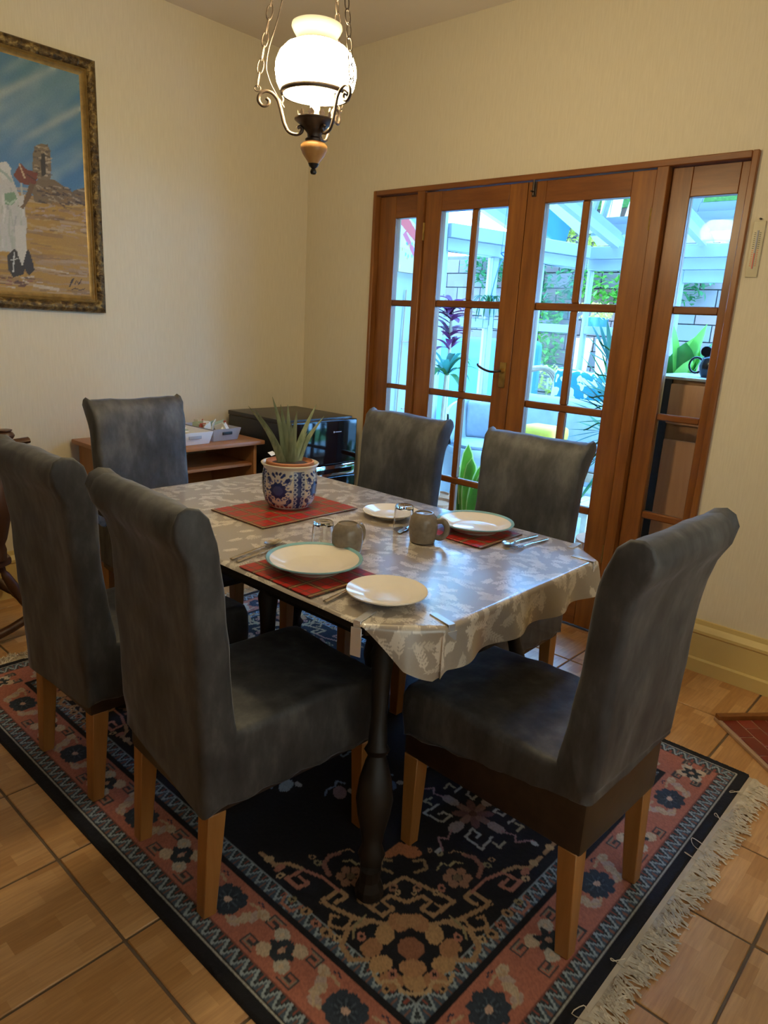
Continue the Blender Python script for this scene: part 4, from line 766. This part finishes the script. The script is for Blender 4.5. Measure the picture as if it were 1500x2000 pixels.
MB().lathe([(.104, .282), (.112, .282), (.115, .290), (.113, .298), (.106, .296), (.104, .282)], n=48).build('shade_ring', 'antique_silver', lp, smooth=True)
ccam = math.atan2(CAM[1]-LXY[1], CAM[0]-LXY[0])
MB().lathe([(.001, HZ-.001), (.055, HZ-.001), (.055, HZ-.015), (.03, HZ-.035), (.012, HZ-.045), (.001, HZ-.045)], n=32).build('ceiling_rose', 'bronze', lp, smooth=True)
link0 = None
for j, a in enumerate((ccam-1.62, ccam+.62, ccam+2.65)):
    ca, sa = math.cos(a), math.sin(a); W = lambda r, z: (r*ca, r*sa, z)
    low = []                                    # small curl by the cup, S-shaped arm, curl at the top
    pts = [W(.056, .165), W(.047, .172), W(.040, .162), W(.046, .148), W(.062, .142), W(.084, .150), W(.098, .175), W(.106, .205), W(.113, .235), W(.122, .262), W(.140, .283), W(.162, .288), W(.180, .274), W(.183, .252), W(.170, .236), W(.154, .240), W(.150, .254), W(.158, .263)]
    cp = catmull(pts, 5); MB().tube(cp, .0046, 8, flat=1.3).build('scroll_arm', 'antique_silver', lp, smooth=True)
    MB().tube([W(.187+.010*math.cos(k*PI/6), .295+.010*math.sin(k*PI/6)) for k in range(12)], .0022, 6, closed=True).build('arm_ring', 'antique_silver', lp, smooth=True)
    MB().tube(catmull([W(.112, .235), W(.104, .262), W(.108, .275)], 4), .003, 6).build('shade_support', 'antique_silver', lp)
    s0 = Vector(W(.188, .303)); s1 = Vector(W(.018, HZ-.045)); d = s1-s0; n = int(d.length/.046)
    if link0 is None:
        pl = [((.0095*math.cos(q*PI/8)), 0, .0275*math.sin(q*PI/8)) for q in range(16)]; link0 = MB().tube(pl, .0019, 6, closed=True)
    for k in range(n):
        o = link0.build('chain_link', 'antique_silver', lp, smooth=True) if (j == 0 and k == 0) else None
        if o: lk = o
        else: o = lk.copy(); COL.objects.link(o); o.parent = lp
        o.location = s0+d*((k+.5)/n); rot = d.to_track_quat('Z', 'Y').to_matrix() @ Matrix.Rotation(PI/2*(k % 2), 3, 'Z'); o.rotation_euler = rot.to_euler()
a = ccam-1.62; MB().tube(catmull([(.10*math.cos(a), .10*math.sin(a), .235), (.15*math.cos(a), .15*math.sin(a), .33), (.155*math.cos(a), .155*math.sin(a), .42), (.10*math.cos(a), .10*math.sin(a), .68), (.02*math.cos(a), .02*math.sin(a), HZ-.045)], 8), .0022, 6).build('flex', 'bronze', lp, smooth=True)

# ================================================================== conservatory beyond the doors
XF = 3.1; EA = 2.10
struct('floor_conservatory', MB().bx(.12, XF+.05, -4.2, .25, -.10, -.002), 'paving')
struct('wall_conservatory', MB().bx(.12, 1.42, .05, .20, 0, 2.62), 'render_white')
cf = [0]
def facet(name, a, b, nbay, door=False):
    a = Vector((*a, 0)); b = Vector((*b, 0)); d = b-a; L = d.length; o = thing(name, None, None, a, math.atan2(d.y, d.x), kind='structure'); zs = .55 if not door else .12
    def bx_(nm, x0, x1, z0, z1, y0=-.035, y1=.035, mt='upvc'): MB().bx(x0, x1, y0, y1, z0, z1).build(nm, mt, o, bevel=.004, seg=1)
    if not door: bx_('dwarf_wall', 0, L, 0, zs-.02, -.06, .06, 'render_white')
    bx_('sill', 0, L, zs-.02, zs+.03, -.09, .07); bx_('eaves_beam', 0, L, EA-.10, EA, -.085, .08); bx_('eaves_rail', 0, L, EA-.19, EA-.10, -.055, .05)
    for i in range(nbay+1): x = L*i/nbay; bx_('mullion', max(0, x-.03), min(L, x+.03), zs+.03, EA-.19)
    bw = L/nbay
    for i in range(nbay):
        x0, x1 = bw*i+.03, bw*(i+1)-.03; zt = 1.40
        if door:
            for xa, xb in ((x0, x0+.07), (x1-.07, x1)): bx_('stile', xa, xb, zs+.03, EA-.19, -.025, .025)
            bx_('rail', x0+.07, x1-.07, zs+.03, zs+.16, -.025, .025); bx_('rail', x0+.07, x1-.07, EA-.29, EA-.19, -.025, .025); bx_('rail', x0+.07, x1-.07, .95, 1.03, -.025, .025); bx_('pane', x0+.07, x1-.07, 1.03, EA-.29, -.004, .004, 'window_glass'); bx_('panel', x0+.07, x1-.07, zs+.16, .95, -.012, .012)
        else:
            bx_('transom', x0, x1, zt-.035, zt+.035); bx_('pane', x0, x1, zs+.03, zt-.035, -.004, .004, 'window_glass'); bx_('pane', x0, x1, zt+.035, EA-.19, -.004, .004, 'window_glass')
    return o
facet('window_4', (1.44, .10), (XF-.12, -.24), 3); facet('window_5', (XF, -.26), (XF, -.98), 1); facet('door_3', (XF, -1.0), (XF, -2.5), 2, True); facet('window_6', (XF, -2.5), (XF, -4.1), 2)
roof = thing('trim_2', None, None, (0, 0, 0), kind='structure'); zr = lambda x: 2.70-(x-.12)*(2.70-EA)/(XF-.12)
ry = [.2-.72*i for i in range(7)]
for y in ry: MB().bar((.13, y, zr(.13)), (XF+.05, y, zr(XF+.05)), .055, .07).build('rafter', 'upvc', roof)
for i in range(6): MB().add([(.13, ry[i], zr(.13)+.03), (XF+.1, ry[i], zr(XF+.1)+.03), (XF+.1, ry[i+1], zr(XF+.1)+.03), (.13, ry[i+1], zr(.13)+.03)], [(0, 1, 2, 3)]).build('roof_pane', 'roof_glass', roof)
MB().bx(.125, .20, -4.1, .2, 2.56, 2.70).build('wall_plate', 'upvc', roof)
# garden
struct('ground', MB().bx(XF+.05, 14, -10, 12, -.2, -.05), 'grass')
plain('wall_joint', (.14, .11, .10), .9); gw = thing('garden_wall', 'weathered brick garden wall with ivy beyond the conservatory glass', 'wall', (6.0, 2.0, -.05)); bl, bh = .42, .20
MB().bx(.02, .22, -6, 4.2, 0, 2.45).bx(-4.2, .22, 4.2, 4.4, 0, 2.45).build('wall_core', 'wall_joint', gw)
b0 = None
for j in range(12):
    for i in range(24):
        y = -6+(i+.5)*bl+(bl/2 if j % 2 else 0)
        if y > 4.15: continue
        if b0 is None: b0 = MB().bx(-.03, .04, -bl/2+.006, bl/2-.006, .006, bh-.006).build('brick', 'block', gw, bevel=.004, seg=1); b0.location = (0, y, j*bh)
        else: copy_of(b0, gw, (0, y, j*bh))
for j in range(12):
    for i in range(2): copy_of(b0, gw, (-.25-i*bl-(bl/2 if j % 2 else 0), 4.2, j*bh), PI/2)
def foliage(name, label, cat, c, rad, n, size, mt, stem=None, group=None, kind=None):
    o = thing(name, label, cat, (c[0], c[1], stem if stem is not None else c[2]-rad[2]), 0, group); mb = MB(); oz_ = o.location[2]
    for i in range(n):
        u = Vector((random.gauss(0, 1), random.gauss(0, 1), random.gauss(0, 1))).normalized()*random.uniform(.55, 1); p = Vector((u.x*rad[0], u.y*rad[1], c[2]-oz_+u.z*rad[2])); d = Vector((random.gauss(0, 1), random.gauss(0, 1), random.gauss(0, .6))).normalized()*size*random.uniform(.6, 1.2); mb.leaf(p, p+d, size*.6, n=2)
    tag(mb.build('foliage', mt, o), kind='stuff')
    if stem is not None: MB().tube([(0, 0, 0), (.02, .01, (c[2]-oz_)*.5), (0, 0, c[2]-oz_)], [.03, .025, .015], 7).build('stem', 'timber', o)
    return o
for k, (u, v, rw, rh, n) in enumerate(((1085, 545, .45, .55, 420), (1195, 545, .55, .35, 420), (960, 515, .5, .32, 380), (1075, 650, .22, .6, 260), (1335, 545, .4, .3, 220))):
    p = atx(u, v, 5.80); foliage('ivy', ('thick ivy on the brick wall seen past the corner post of the conservatory', 'ivy trailing on the brick wall above the blue hanging pot', 'ivy on the brick wall above the blue garden cover', 'thin column of ivy climbing the brick wall over the yellow-green hedge', 'ivy on the brick wall seen through the white conservatory doors')[k], 'ivy', p, (.06, rw, rh), n, .10, ('ivy', 'leaf_bright')[k % 2], None, 'ivy on the garden wall')
p = atx(1070, 738, 5.3); foliage('hedge', 'low yellow-green hedge in the garden behind the cane chair', 'hedge', (p[0], p[1], p[2]), (.2, .55, .18), 420, .07, 'leaf_yellow', -.05)
# blue cover over garden furniture
p = atx(948, 705, 4.6); q = atx(948, 758, 4.6); cvb = thing('covered_furniture', 'garden furniture under a pale blue fitted cover outside the conservatory', 'cover', (p[0], p[1], -.05)); zt = atx(948, 660, 4.6)[2]+.05
MB().bx(-.35, .35, -.62, .62, 0, zt).build('cover', 'cover_blue', cvb, bevel=.10, seg=4); MB().bx(-.37, .37, -.64, .64, 0, .06).build('hem_band', 'upvc', cvb, bevel=.02)
# hanging pot with yellow flowers, leaning planks
p = atx(1167, 634, 5.2); hp_ = thing('hanging_pot', 'blue hanging pot of yellow flowers before the garden wall', 'plant pot', (p[0], p[1], p[2]-.12)); MB().lathe([(.001, 0), (.06, .01), (.10, .08), (.12, .16), (.125, .20), (.11, .20), (.001, .18)], n=24).build('pot', 'pot_blue', hp_, smooth=True)
mb = MB()
for i in range(160): a, r_ = random.uniform(0, 6.28), random.uniform(.03, .30); b = Vector((r_*math.cos(a)*.6, r_*math.sin(a), .20+random.uniform(-.03, .14))); mb.leaf(b, b+Vector((random.gauss(0, .03), random.gauss(0, .03), .04)), .035, n=2)
tag(mb.build('flowers', 'leaf_yellow', hp_), kind='stuff'); MB().bx(.12, .75, -.012, .012, .02, .045).build('bracket', 'black_matt', hp_)
for k, (u0, v0, u1, v1) in enumerate(((1130, 662, 1116, 715), (1149, 662, 1137, 715), (1174, 665, 1172, 715))):
    a = atx(u0, v0, 4.2); b = atx(u1, v1, 4.0); d = Vector(a)-Vector(b); b2 = Vector(b)-d*((b[2]+.05)/d.z); o = MB().bar((0, 0, 0), Vector(a)-b2, .10, .03).build('timber_plank', 'timber'); o.location = b2; tag(o, ('pale timber plank leaning outside the glass, beside another slanting plank', 'second slanting timber plank leaning beside the first behind the palm-print cushion', 'upright timber plank standing outside behind the palm-print cushion')[k], 'plank', 'leaning timber planks')
# canvas picture and bamboo trellis on the white conservatory wall
R = Raster(0, .42, 0, .48, .006, (.72, .70, .74)); R.poly([(0, .0), (.42, 0), (.42, .13), (0, .16)], (.62, .45, .22)); R.poly([(.0, .30), (.10, .24), (.26, .15), (.28, .19), (.14, .30), (.02, .40), (0, .40)], (.72, .10, .08)); R.poly([(.02, .24), (.16, .10), (.19, .13), (.05, .27)], (.66, .12, .14)); R.poly([(.2, .28), (.42, .28), (.42, .48), (.24, .48)], (.70, .42, .40)); R.poly([(.08, .36), (.17, .31), (.19, .48), (.08, .48)], (.30, .40, .66)); R.poly([(.26, .12), (.42, .12), (.42, .17), (.26, .16)], (.74, .24, .26))
for k in range(26): R.ell(RNG.uniform(0, .42), RNG.uniform(.01, .2), .008, .013, ((.12, .25, .6), (.2, .42, .3), (.8, .75, .5), (.6, .3, .1))[k % 4])
p = aty(778, 530, .01); pc = thing('canvas_picture', 'small bright canvas print with red streamers on the white conservatory wall', 'picture', (p[0], .049, p[2])); X, Z = np.meshgrid(R.X, R.Y); grid_mesh('print', np.stack([X, np.full(X.shape, -.0405), Z], -1), R.img, 'canvas_print', pc); MB().bx(0, .42, -.04, 0, 0, .48).build('stretcher_frame', 'cane', pc)
tr = thing('trellis', 'thin bamboo trellis leaning on the white conservatory wall', 'trellis', (0, 0, 0))
A = aty(794, 566, .03); B = aty(772, 830, .03); Bf = Vector(B)+(Vector(B)-Vector(A))*(B[2]/(A[2]-B[2])); MB().tube([Bf, A], .006, 6).build('cane', 'cane', tr); A2 = Vector(A)+Vector((.34, 0, 0)); MB().tube([Bf+Vector((.34, 0, 0)), A2], .006, 6).build('cane', 'cane', tr)
for v in (667, 798): p = aty(786, v, .028); MB().tube([(p[0]-.01, p[1], p[2]), (p[0]+.36, p[1], p[2])], .005, 6).build('cross_cane', 'cane', tr)
# ---- plants
def leafy(name, label, base, leaves, mt, pot_r=.11, potm='terracotta', stems=None, edge=None, cat='plant', w=.05, sag=.1, fold=.3, potz=0.):
    o = thing(name, label, cat, (base[0], base[1], potz)); pz = pot_r*1.6
    MB().lathe([(.001, 0), (pot_r*.7, 0), (pot_r*.95, pz*.85), (pot_r*1.05, pz*.85), (pot_r*1.05, pz), (pot_r*.93, pz), (pot_r*.9, pz*.9), (.001, pz*.9)], n=24).build('pot', potm, o); 
    for s in stems or []: MB().tube(catmull([Vector(q)-o.location for q in s], 4), .012, 7).build('stem', 'timber', o)
    for i, (b, t_) in enumerate(leaves):
        mt_ = mt[i % len(mt)] if isinstance(mt, (list, tuple)) else mt; lf = MB().leaf(Vector(b)-o.location, Vector(t_)-o.location, w*random.uniform(.8, 1.2), sag=sag*random.uniform(.3, 1.4), fold=fold, n=7, shape=.8).build('leaf', mt_, o, smooth=True)
        if edge:
            for sd in (-1, 1): MB().leaf(Vector(b)-o.location-Vector((.004, 0, 0)), Vector(t_)-o.location-Vector((.004, 0, 0)), w*1.22, sag=0, fold=fold, n=7, shape=.8).build('leaf_margin', edge, lf) if sd > 0 else None
    return o
c = Vector(atx(880, 640, 1.15)); lv = []
for k in range(44):
    h_ = random.uniform(-.16, .17); a = random.uniform(0, 6.28); b = c+Vector((0, 0, h_)); r_ = random.uniform(.10, .19)*(1 if h_ < .1 else .75); lv.append((b, b+Vector((r_*math.cos(a), r_*math.sin(a), random.uniform(-.05, .10)))))
leafy('red_cordyline', 'purple-red leafed cordyline plant behind the glazed door, by the white wall', c, lv, ['leaf_purple'], .09, stems=[[(c.x, c.y, .1), (c.x+.02, c.y, .5), (c.x, c.y, c.z+.18)]], w=.05, sag=.15)
c = Vector(atx(872, 725, .80)); lv = []
for k in range(17): a = k*2.4; r_ = random.uniform(.15, .24); lv.append((c+Vector((0, 0, -.03)), c+Vector((r_*math.cos(a), r_*math.sin(a), random.uniform(-.10, .10)))))
leafy('dracaena', 'green arching dracaena below the purple cordyline', c, lv, ['leaf_teal', 'leaf_green', 'leaf_dark'], .12, stems=[[(c.x, c.y, .1), (c.x, c.y+.01, c.z*.5), (c.x, c.y, c.z)]], w=.045, sag=.28)
c = Vector(atx(955, 598, 1.9)); hg = thing('hanging_plant', 'trailing spider plant hanging from a hook in the conservatory roof', 'plant', c)
MB().lathe([(.001, -.08), (.05, -.08), (.075, .0), (.08, .015), (.001, .0)], n=20).build('pot', 'upvc', hg)
for k in range(22): a = k*2.39; r_ = random.uniform(.08, .20); MB().tube(catmull([(0, 0, .02), (r_*.5*math.cos(a), r_*.5*math.sin(a), .08), (r_*math.cos(a), r_*math.sin(a), -.02), (r_*1.1*math.cos(a), r_*1.1*math.sin(a), -.16*random.random()-.05)], 4), [.006]*10+[.002]*3, 5, flat=.3).build('leaf', random.choice(['leaf_teal', 'leaf_green']), hg)
hk = atx(979, 495, 1.9)-np.array(c); MB().tube(catmull([(0, 0, .0), (hk[0]*.5, hk[1]*.5, hk[2]*.5), (hk[0], hk[1], hk[2]-.07), (hk[0]+.02, hk[1]-.02, hk[2]-.03), (hk[0], hk[1], hk[2]), (hk[0]+.01, hk[1]-.03, hk[2]+.01)], 5), .005, 6).tube([(hk[0], hk[1], hk[2]), (hk[0], hk[1]-.02, zr(1.9)-c.z)], .002, 5).build('hook', 'pot_blue', hg, smooth=True)
# snake plant close behind the door
c = Vector(atx(908, 985, .42)); lv = []
for (u0, u1, v1) in ((900, 893, 905), (906, 915, 868), (912, 922, 895), (918, 944, 905), (908, 900, 930), (922, 950, 915), (903, 905, 950)): b = Vector(atx(u0, 1010, .42+random.uniform(-.03, .03))); lv.append((b, Vector(atx(u1, v1, .42+random.uniform(-.03, .03)))))
sp_ = thing('snake_plant', 'upright snake plant with yellow-edged leaves close behind the glazed door', 'plant', (c.x, c.y, 0)); zb_ = lv[0][0].z
MB().lathe([(.001, 0), (.085, 0), (.11, zb_+.02), (.12, zb_+.02), (.12, zb_+.05), (.10, zb_+.05), (.001, zb_+.03)], n=28).build('pot', 'terracotta', sp_)
for b, t_ in lv:
    l = MB().leaf(b-sp_.location, t_-sp_.location, 0.078, (.45, -.9, 0), 0, .12, 8, .45).build('leaf', random.choice(['leaf_bright', 'leaf_bright', 'leaf_green']), sp_, smooth=True); o2 = Vector((.006, .003, 0)); MB().leaf(b-sp_.location+o2, t_-sp_.location+o2+Vector((0, 0, .006)), 0.096, (.45, -.9, 0), 0, .12, 8, .45).build('leaf_margin', 'leaf_edge', l, smooth=True)
# fan palm by the right-hand door
c = Vector(atx(1215, 800, .62)); pm = thing('palm', 'potted palm with narrow fronds behind the right-hand glazed door', 'plant', (c.x, c.y, 0)); MB().lathe([(.001, 0), (.11, 0), (.14, .24), (.15, .24), (.15, .27), (.13, .27), (.001, .25)], n=24).build('pot', 'terracotta', pm)
for (u, v, bv) in ((1170, 665, 800), (1162, 728, 820), (1150, 775, 830), (1140, 840, 880), (1148, 905, 900), (1155, 945, 920), (1168, 765, 830), (1160, 870, 890), (1152, 800, 860)):
    tp = Vector(atx(u, v, .62+random.uniform(-.08, .08)))-pm.location; b = Vector((random.uniform(-.02, .02), random.uniform(-.02, .02), .26)); mid = Vector((tp.x*.35, tp.y*.35, (tp.z+.35)*.62+.12)); f_ = MB().tube(catmull([b, mid, tp], 5), .004, 5).build('frond_stalk', 'leaf_green', pm)
    for k in range(5): a = (k-2)*.35; d = (tp-mid).normalized(); sd = Vector((d.y, -d.x, 0)).normalized(); st = tp-d*(.05+.02*abs(k-2)); MB().leaf(st-d*.06, st+(d*math.cos(a)+Vector((.3*math.sin(a), -.3*math.sin(a), math.sin(a)*.8)))*.17, .034, n=5).build('leaflet_blade', random.choice(['leaf_green', 'leaf_teal', 'leaf_dark']), f_)
c = Vector(atx(1325, 735, .95)); lv = [(c+Vector((0, 0, -.15)), Vector(atx(u, v, .95+dx))) for u, v, dx in ((1312, 625, 0), (1340, 668, .06), (1352, 700, -.05), (1300, 690, .05), (1382, 632, .1), (1394, 668, .08), (1362, 655, .12))]
leafy('broad_leaf_plant', 'broad bright green plant behind the black teapot on the cabinet', c, lv, ['leaf_bright', 'leaf_green'], .13, stems=[[(c.x, c.y, .1), (c.x, c.y, c.z-.1)]], w=.145, sag=.02, fold=.35)
# ---- cabinet behind the right side light, teapot
ct = atx(1340, 737, .20)[2]; cb = thing('cabinet', 'pinkish-brown panelled wooden cabinet right behind the glazed side light', 'cabinet', (.42, -2.42, 0))
MB().bx(-.22, .22, -.34, .30, .05, ct-.012).build('carcass', 'cabinet_wood', cb); MB().bx(-.24, .24, -.36, .32, ct-.012, ct).build('top', 'upvc', cb, bevel=.003)
yl = lambda u, v: atx(u, v, .2)[1]+2.42; zl = lambda u, v: atx(u, v, .2)[2]
MB().bx(-.235, -.22, -.30, yl(1286, 930)+.0, .12, zl(1300, 856)).build('raised_panel', 'panel_wood', cb, bevel=.008); MB().bx(-.235, -.22, -.30, yl(1308, 780), zl(1300, 826), ct-.03).build('raised_panel', 'panel_wood', cb, bevel=.008); MB().bx(-.232, -.22, .20, .30, .05, ct-.012).build('corner_post', 'dark_wood', cb)
for y in (-.28, .24):
    for x in (-.18, .18): MB().bx(x-.025, x+.025, y-.025, y+.025, 0, .05).build('foot', 'dark_wood', cb)
tpz = Vector(atx(1386, 735, .34)); tp_ = thing('teapot', 'black teapot with ring handle on the cabinet behind the side light', 'teapot', (tpz.x, tpz.y, ct+.0005))
MB().lathe([(.001, 0), (.036, 0), (.046, .02), (.050, .05), (.044, .08), (.032, .092), (.001, .096)], n=28).build('body', 'teapot_black', tp_, smooth=True); MB().tube([(.02*0, .066+.030*math.cos(k*PI/8), .050+.034*math.sin(k*PI/8)) for k in range(16)], .0048, 8, closed=True).build('handle', 'teapot_black', tp_, smooth=True); MB().lathe([(.001, -.012), (.022, -.012), (.024, 0), (.022, .012), (.001, .012)], (0, .030, .112), 20, (1, .2, 0)).build('lid', 'teapot_black', tp_, smooth=True)
# ---- cane furniture
c = Vector(atx(932, 870, 1.55)); ch = thing('cane_armchair', 'white-framed cane tub chair with grey-blue cushions behind the snake plant', 'armchair', (c.x, c.y, 0), math.radians(200)); szt = c.z/.88; ch.scale = (.86, .86, .88)
vs = []; fs = []; n = 16
for i in range(n+1):
    a = -1.9+3.8*i/n; top = szt+.17+.24*math.cos(a*.62); vs += [(-.25*math.cos(a), .26*math.sin(a), szt-.06), (-.31*math.cos(a), .31*math.sin(a), top), (-.28*math.cos(a), .28*math.sin(a), top), (-.22*math.cos(a), .23*math.sin(a), szt-.06)]
for i in range(n):
    for j in range(4): fs.append((i*4+j, i*4+(j+1) % 4, i*4+4+(j+1) % 4, i*4+4+j))
MB().add(vs, fs).build('tub_back', 'upvc', ch, smooth=True); MB().lathe([(.001, szt-.07), (.26, szt-.07), (.27, szt-.04), (.26, szt-.01), (.001, szt-.01)], n=28).build('seat_ring', 'upvc', ch, smooth=True); MB().lathe([(.001, szt-.01), (.20, szt-.01), (.225, szt+.02), (.20, szt+.045), (.001, szt+.05)], n=28).build('seat_cushion', 'cushion_grey', ch, smooth=True)
MB().bx(-.235, -.16, -.17, .17, szt+.04, szt+.37).build('back_cushion', 'cushion_grey', ch, bevel=.035, seg=3)
for a in (.8, 2.3, 3.9, 5.5): MB().tube([(.2*math.cos(a), .2*math.sin(a), szt-.06), (.24*math.cos(a), .24*math.sin(a), 0)], .016, 8).build('leg', 'cane', ch)
c = Vector(atx(1150, 775, 2.35)); sf = thing('cane_sofa', 'grey cane sofa with its back to the room, holding the palm-print cushion', 'sofa', (c.x, c.y, 0)); sz = c.z
MB().bx(-.22, .36, -.75, .42, .34, .47).build('seat_cushion', 'cushion_grey', sf, bevel=.04, seg=3); MB().bx(-.37, .37, -.77, .44, .27, .34).build('frame', 'cane', sf, bevel=.01); MB().bx(-.36, -.24, -.75, .42, .34, sz).build('back_cushion', 'cushion_grey', sf, bevel=.05, seg=3)
for x in (-.33, .33):
    for y in (-.72, .39): MB().tube([(x, y, 0), (x, y, .28)], .022, 8).build('leg', 'cane', sf)
for k in range(3): MB().tube(catmull([(-.35, .40+.02*k, sz-.12), (-.36-.02*k, .46+.05*k, sz+.10), (-.15, .48+.05*k, sz+.19-.03*k), (.2, .46+.03*k, sz+.16), (.36, .42, sz-.1)], 6), .014, 8).build('arm_loop', 'cane', sf, smooth=True)
p = Vector(atx(1150, 735, 2.34)); o = MB().bx(-.07, .07, -.24, .24, -.30, .30).build('cushion', 'palm_print', bevel=.06, seg=4); o.location = (p.x-.12, p.y, .475+.31); o.rotation_euler = (.08, .06, .05); tag(o, 'white cushion with teal palm-leaf print on the cane sofa', 'cushion', 'conservatory cushions')
c = Vector(atx(1062, 845, 1.72)); st = thing('padded_stool', 'pale blue padded stool carrying a yellow cushion in the conservatory', 'stool', (c.x, c.y, 0)); MB().bx(-.16, .16, -.17, .17, c.z-.17, c.z-.06).build('seat', 'cushion_blue', st, bevel=.03, seg=3)
for x in (-.12, .12):
    for y in (-.13, .13): MB().tube([(x, y, 0), (x, y, c.z-.15)], .016, 8).build('leg', 'cane', st)
o = MB().bx(-.13, .13, -.15, .15, -.055, .055).build('cushion', 'cushion_yellow', bevel=.045, seg=3); o.location = (c.x, c.y, c.z-.002); tag(o, 'plump yellow cushion on the pale blue stool', 'cushion', 'conservatory cushions')
c = Vector(atz(1128, 1045, 0.0)); c.x -= .12; lt = thing('slatted_table', 'low pale slatted wooden table beyond the lower door panes', 'table', (c.x+.12, c.y+.04, 0)); hz_ = .22
for k in range(5): MB().bx(-.2, .2, -.19+k*.08, -.125+k*.08, hz_, hz_+.02).build('slat', 'timber', lt, bevel=.003, seg=1)
MB().bx(-.19, -.15, -.18, .18, hz_-.04, hz_).bx(.15, .19, -.18, .18, hz_-.04, hz_).build('bearer', 'timber', lt)
for x in (-.17, .17):
    for y in (-.16, .16): MB().bx(x-.02, x+.02, y-.02, y+.02, 0, hz_-.04).build('leg', 'timber', lt)
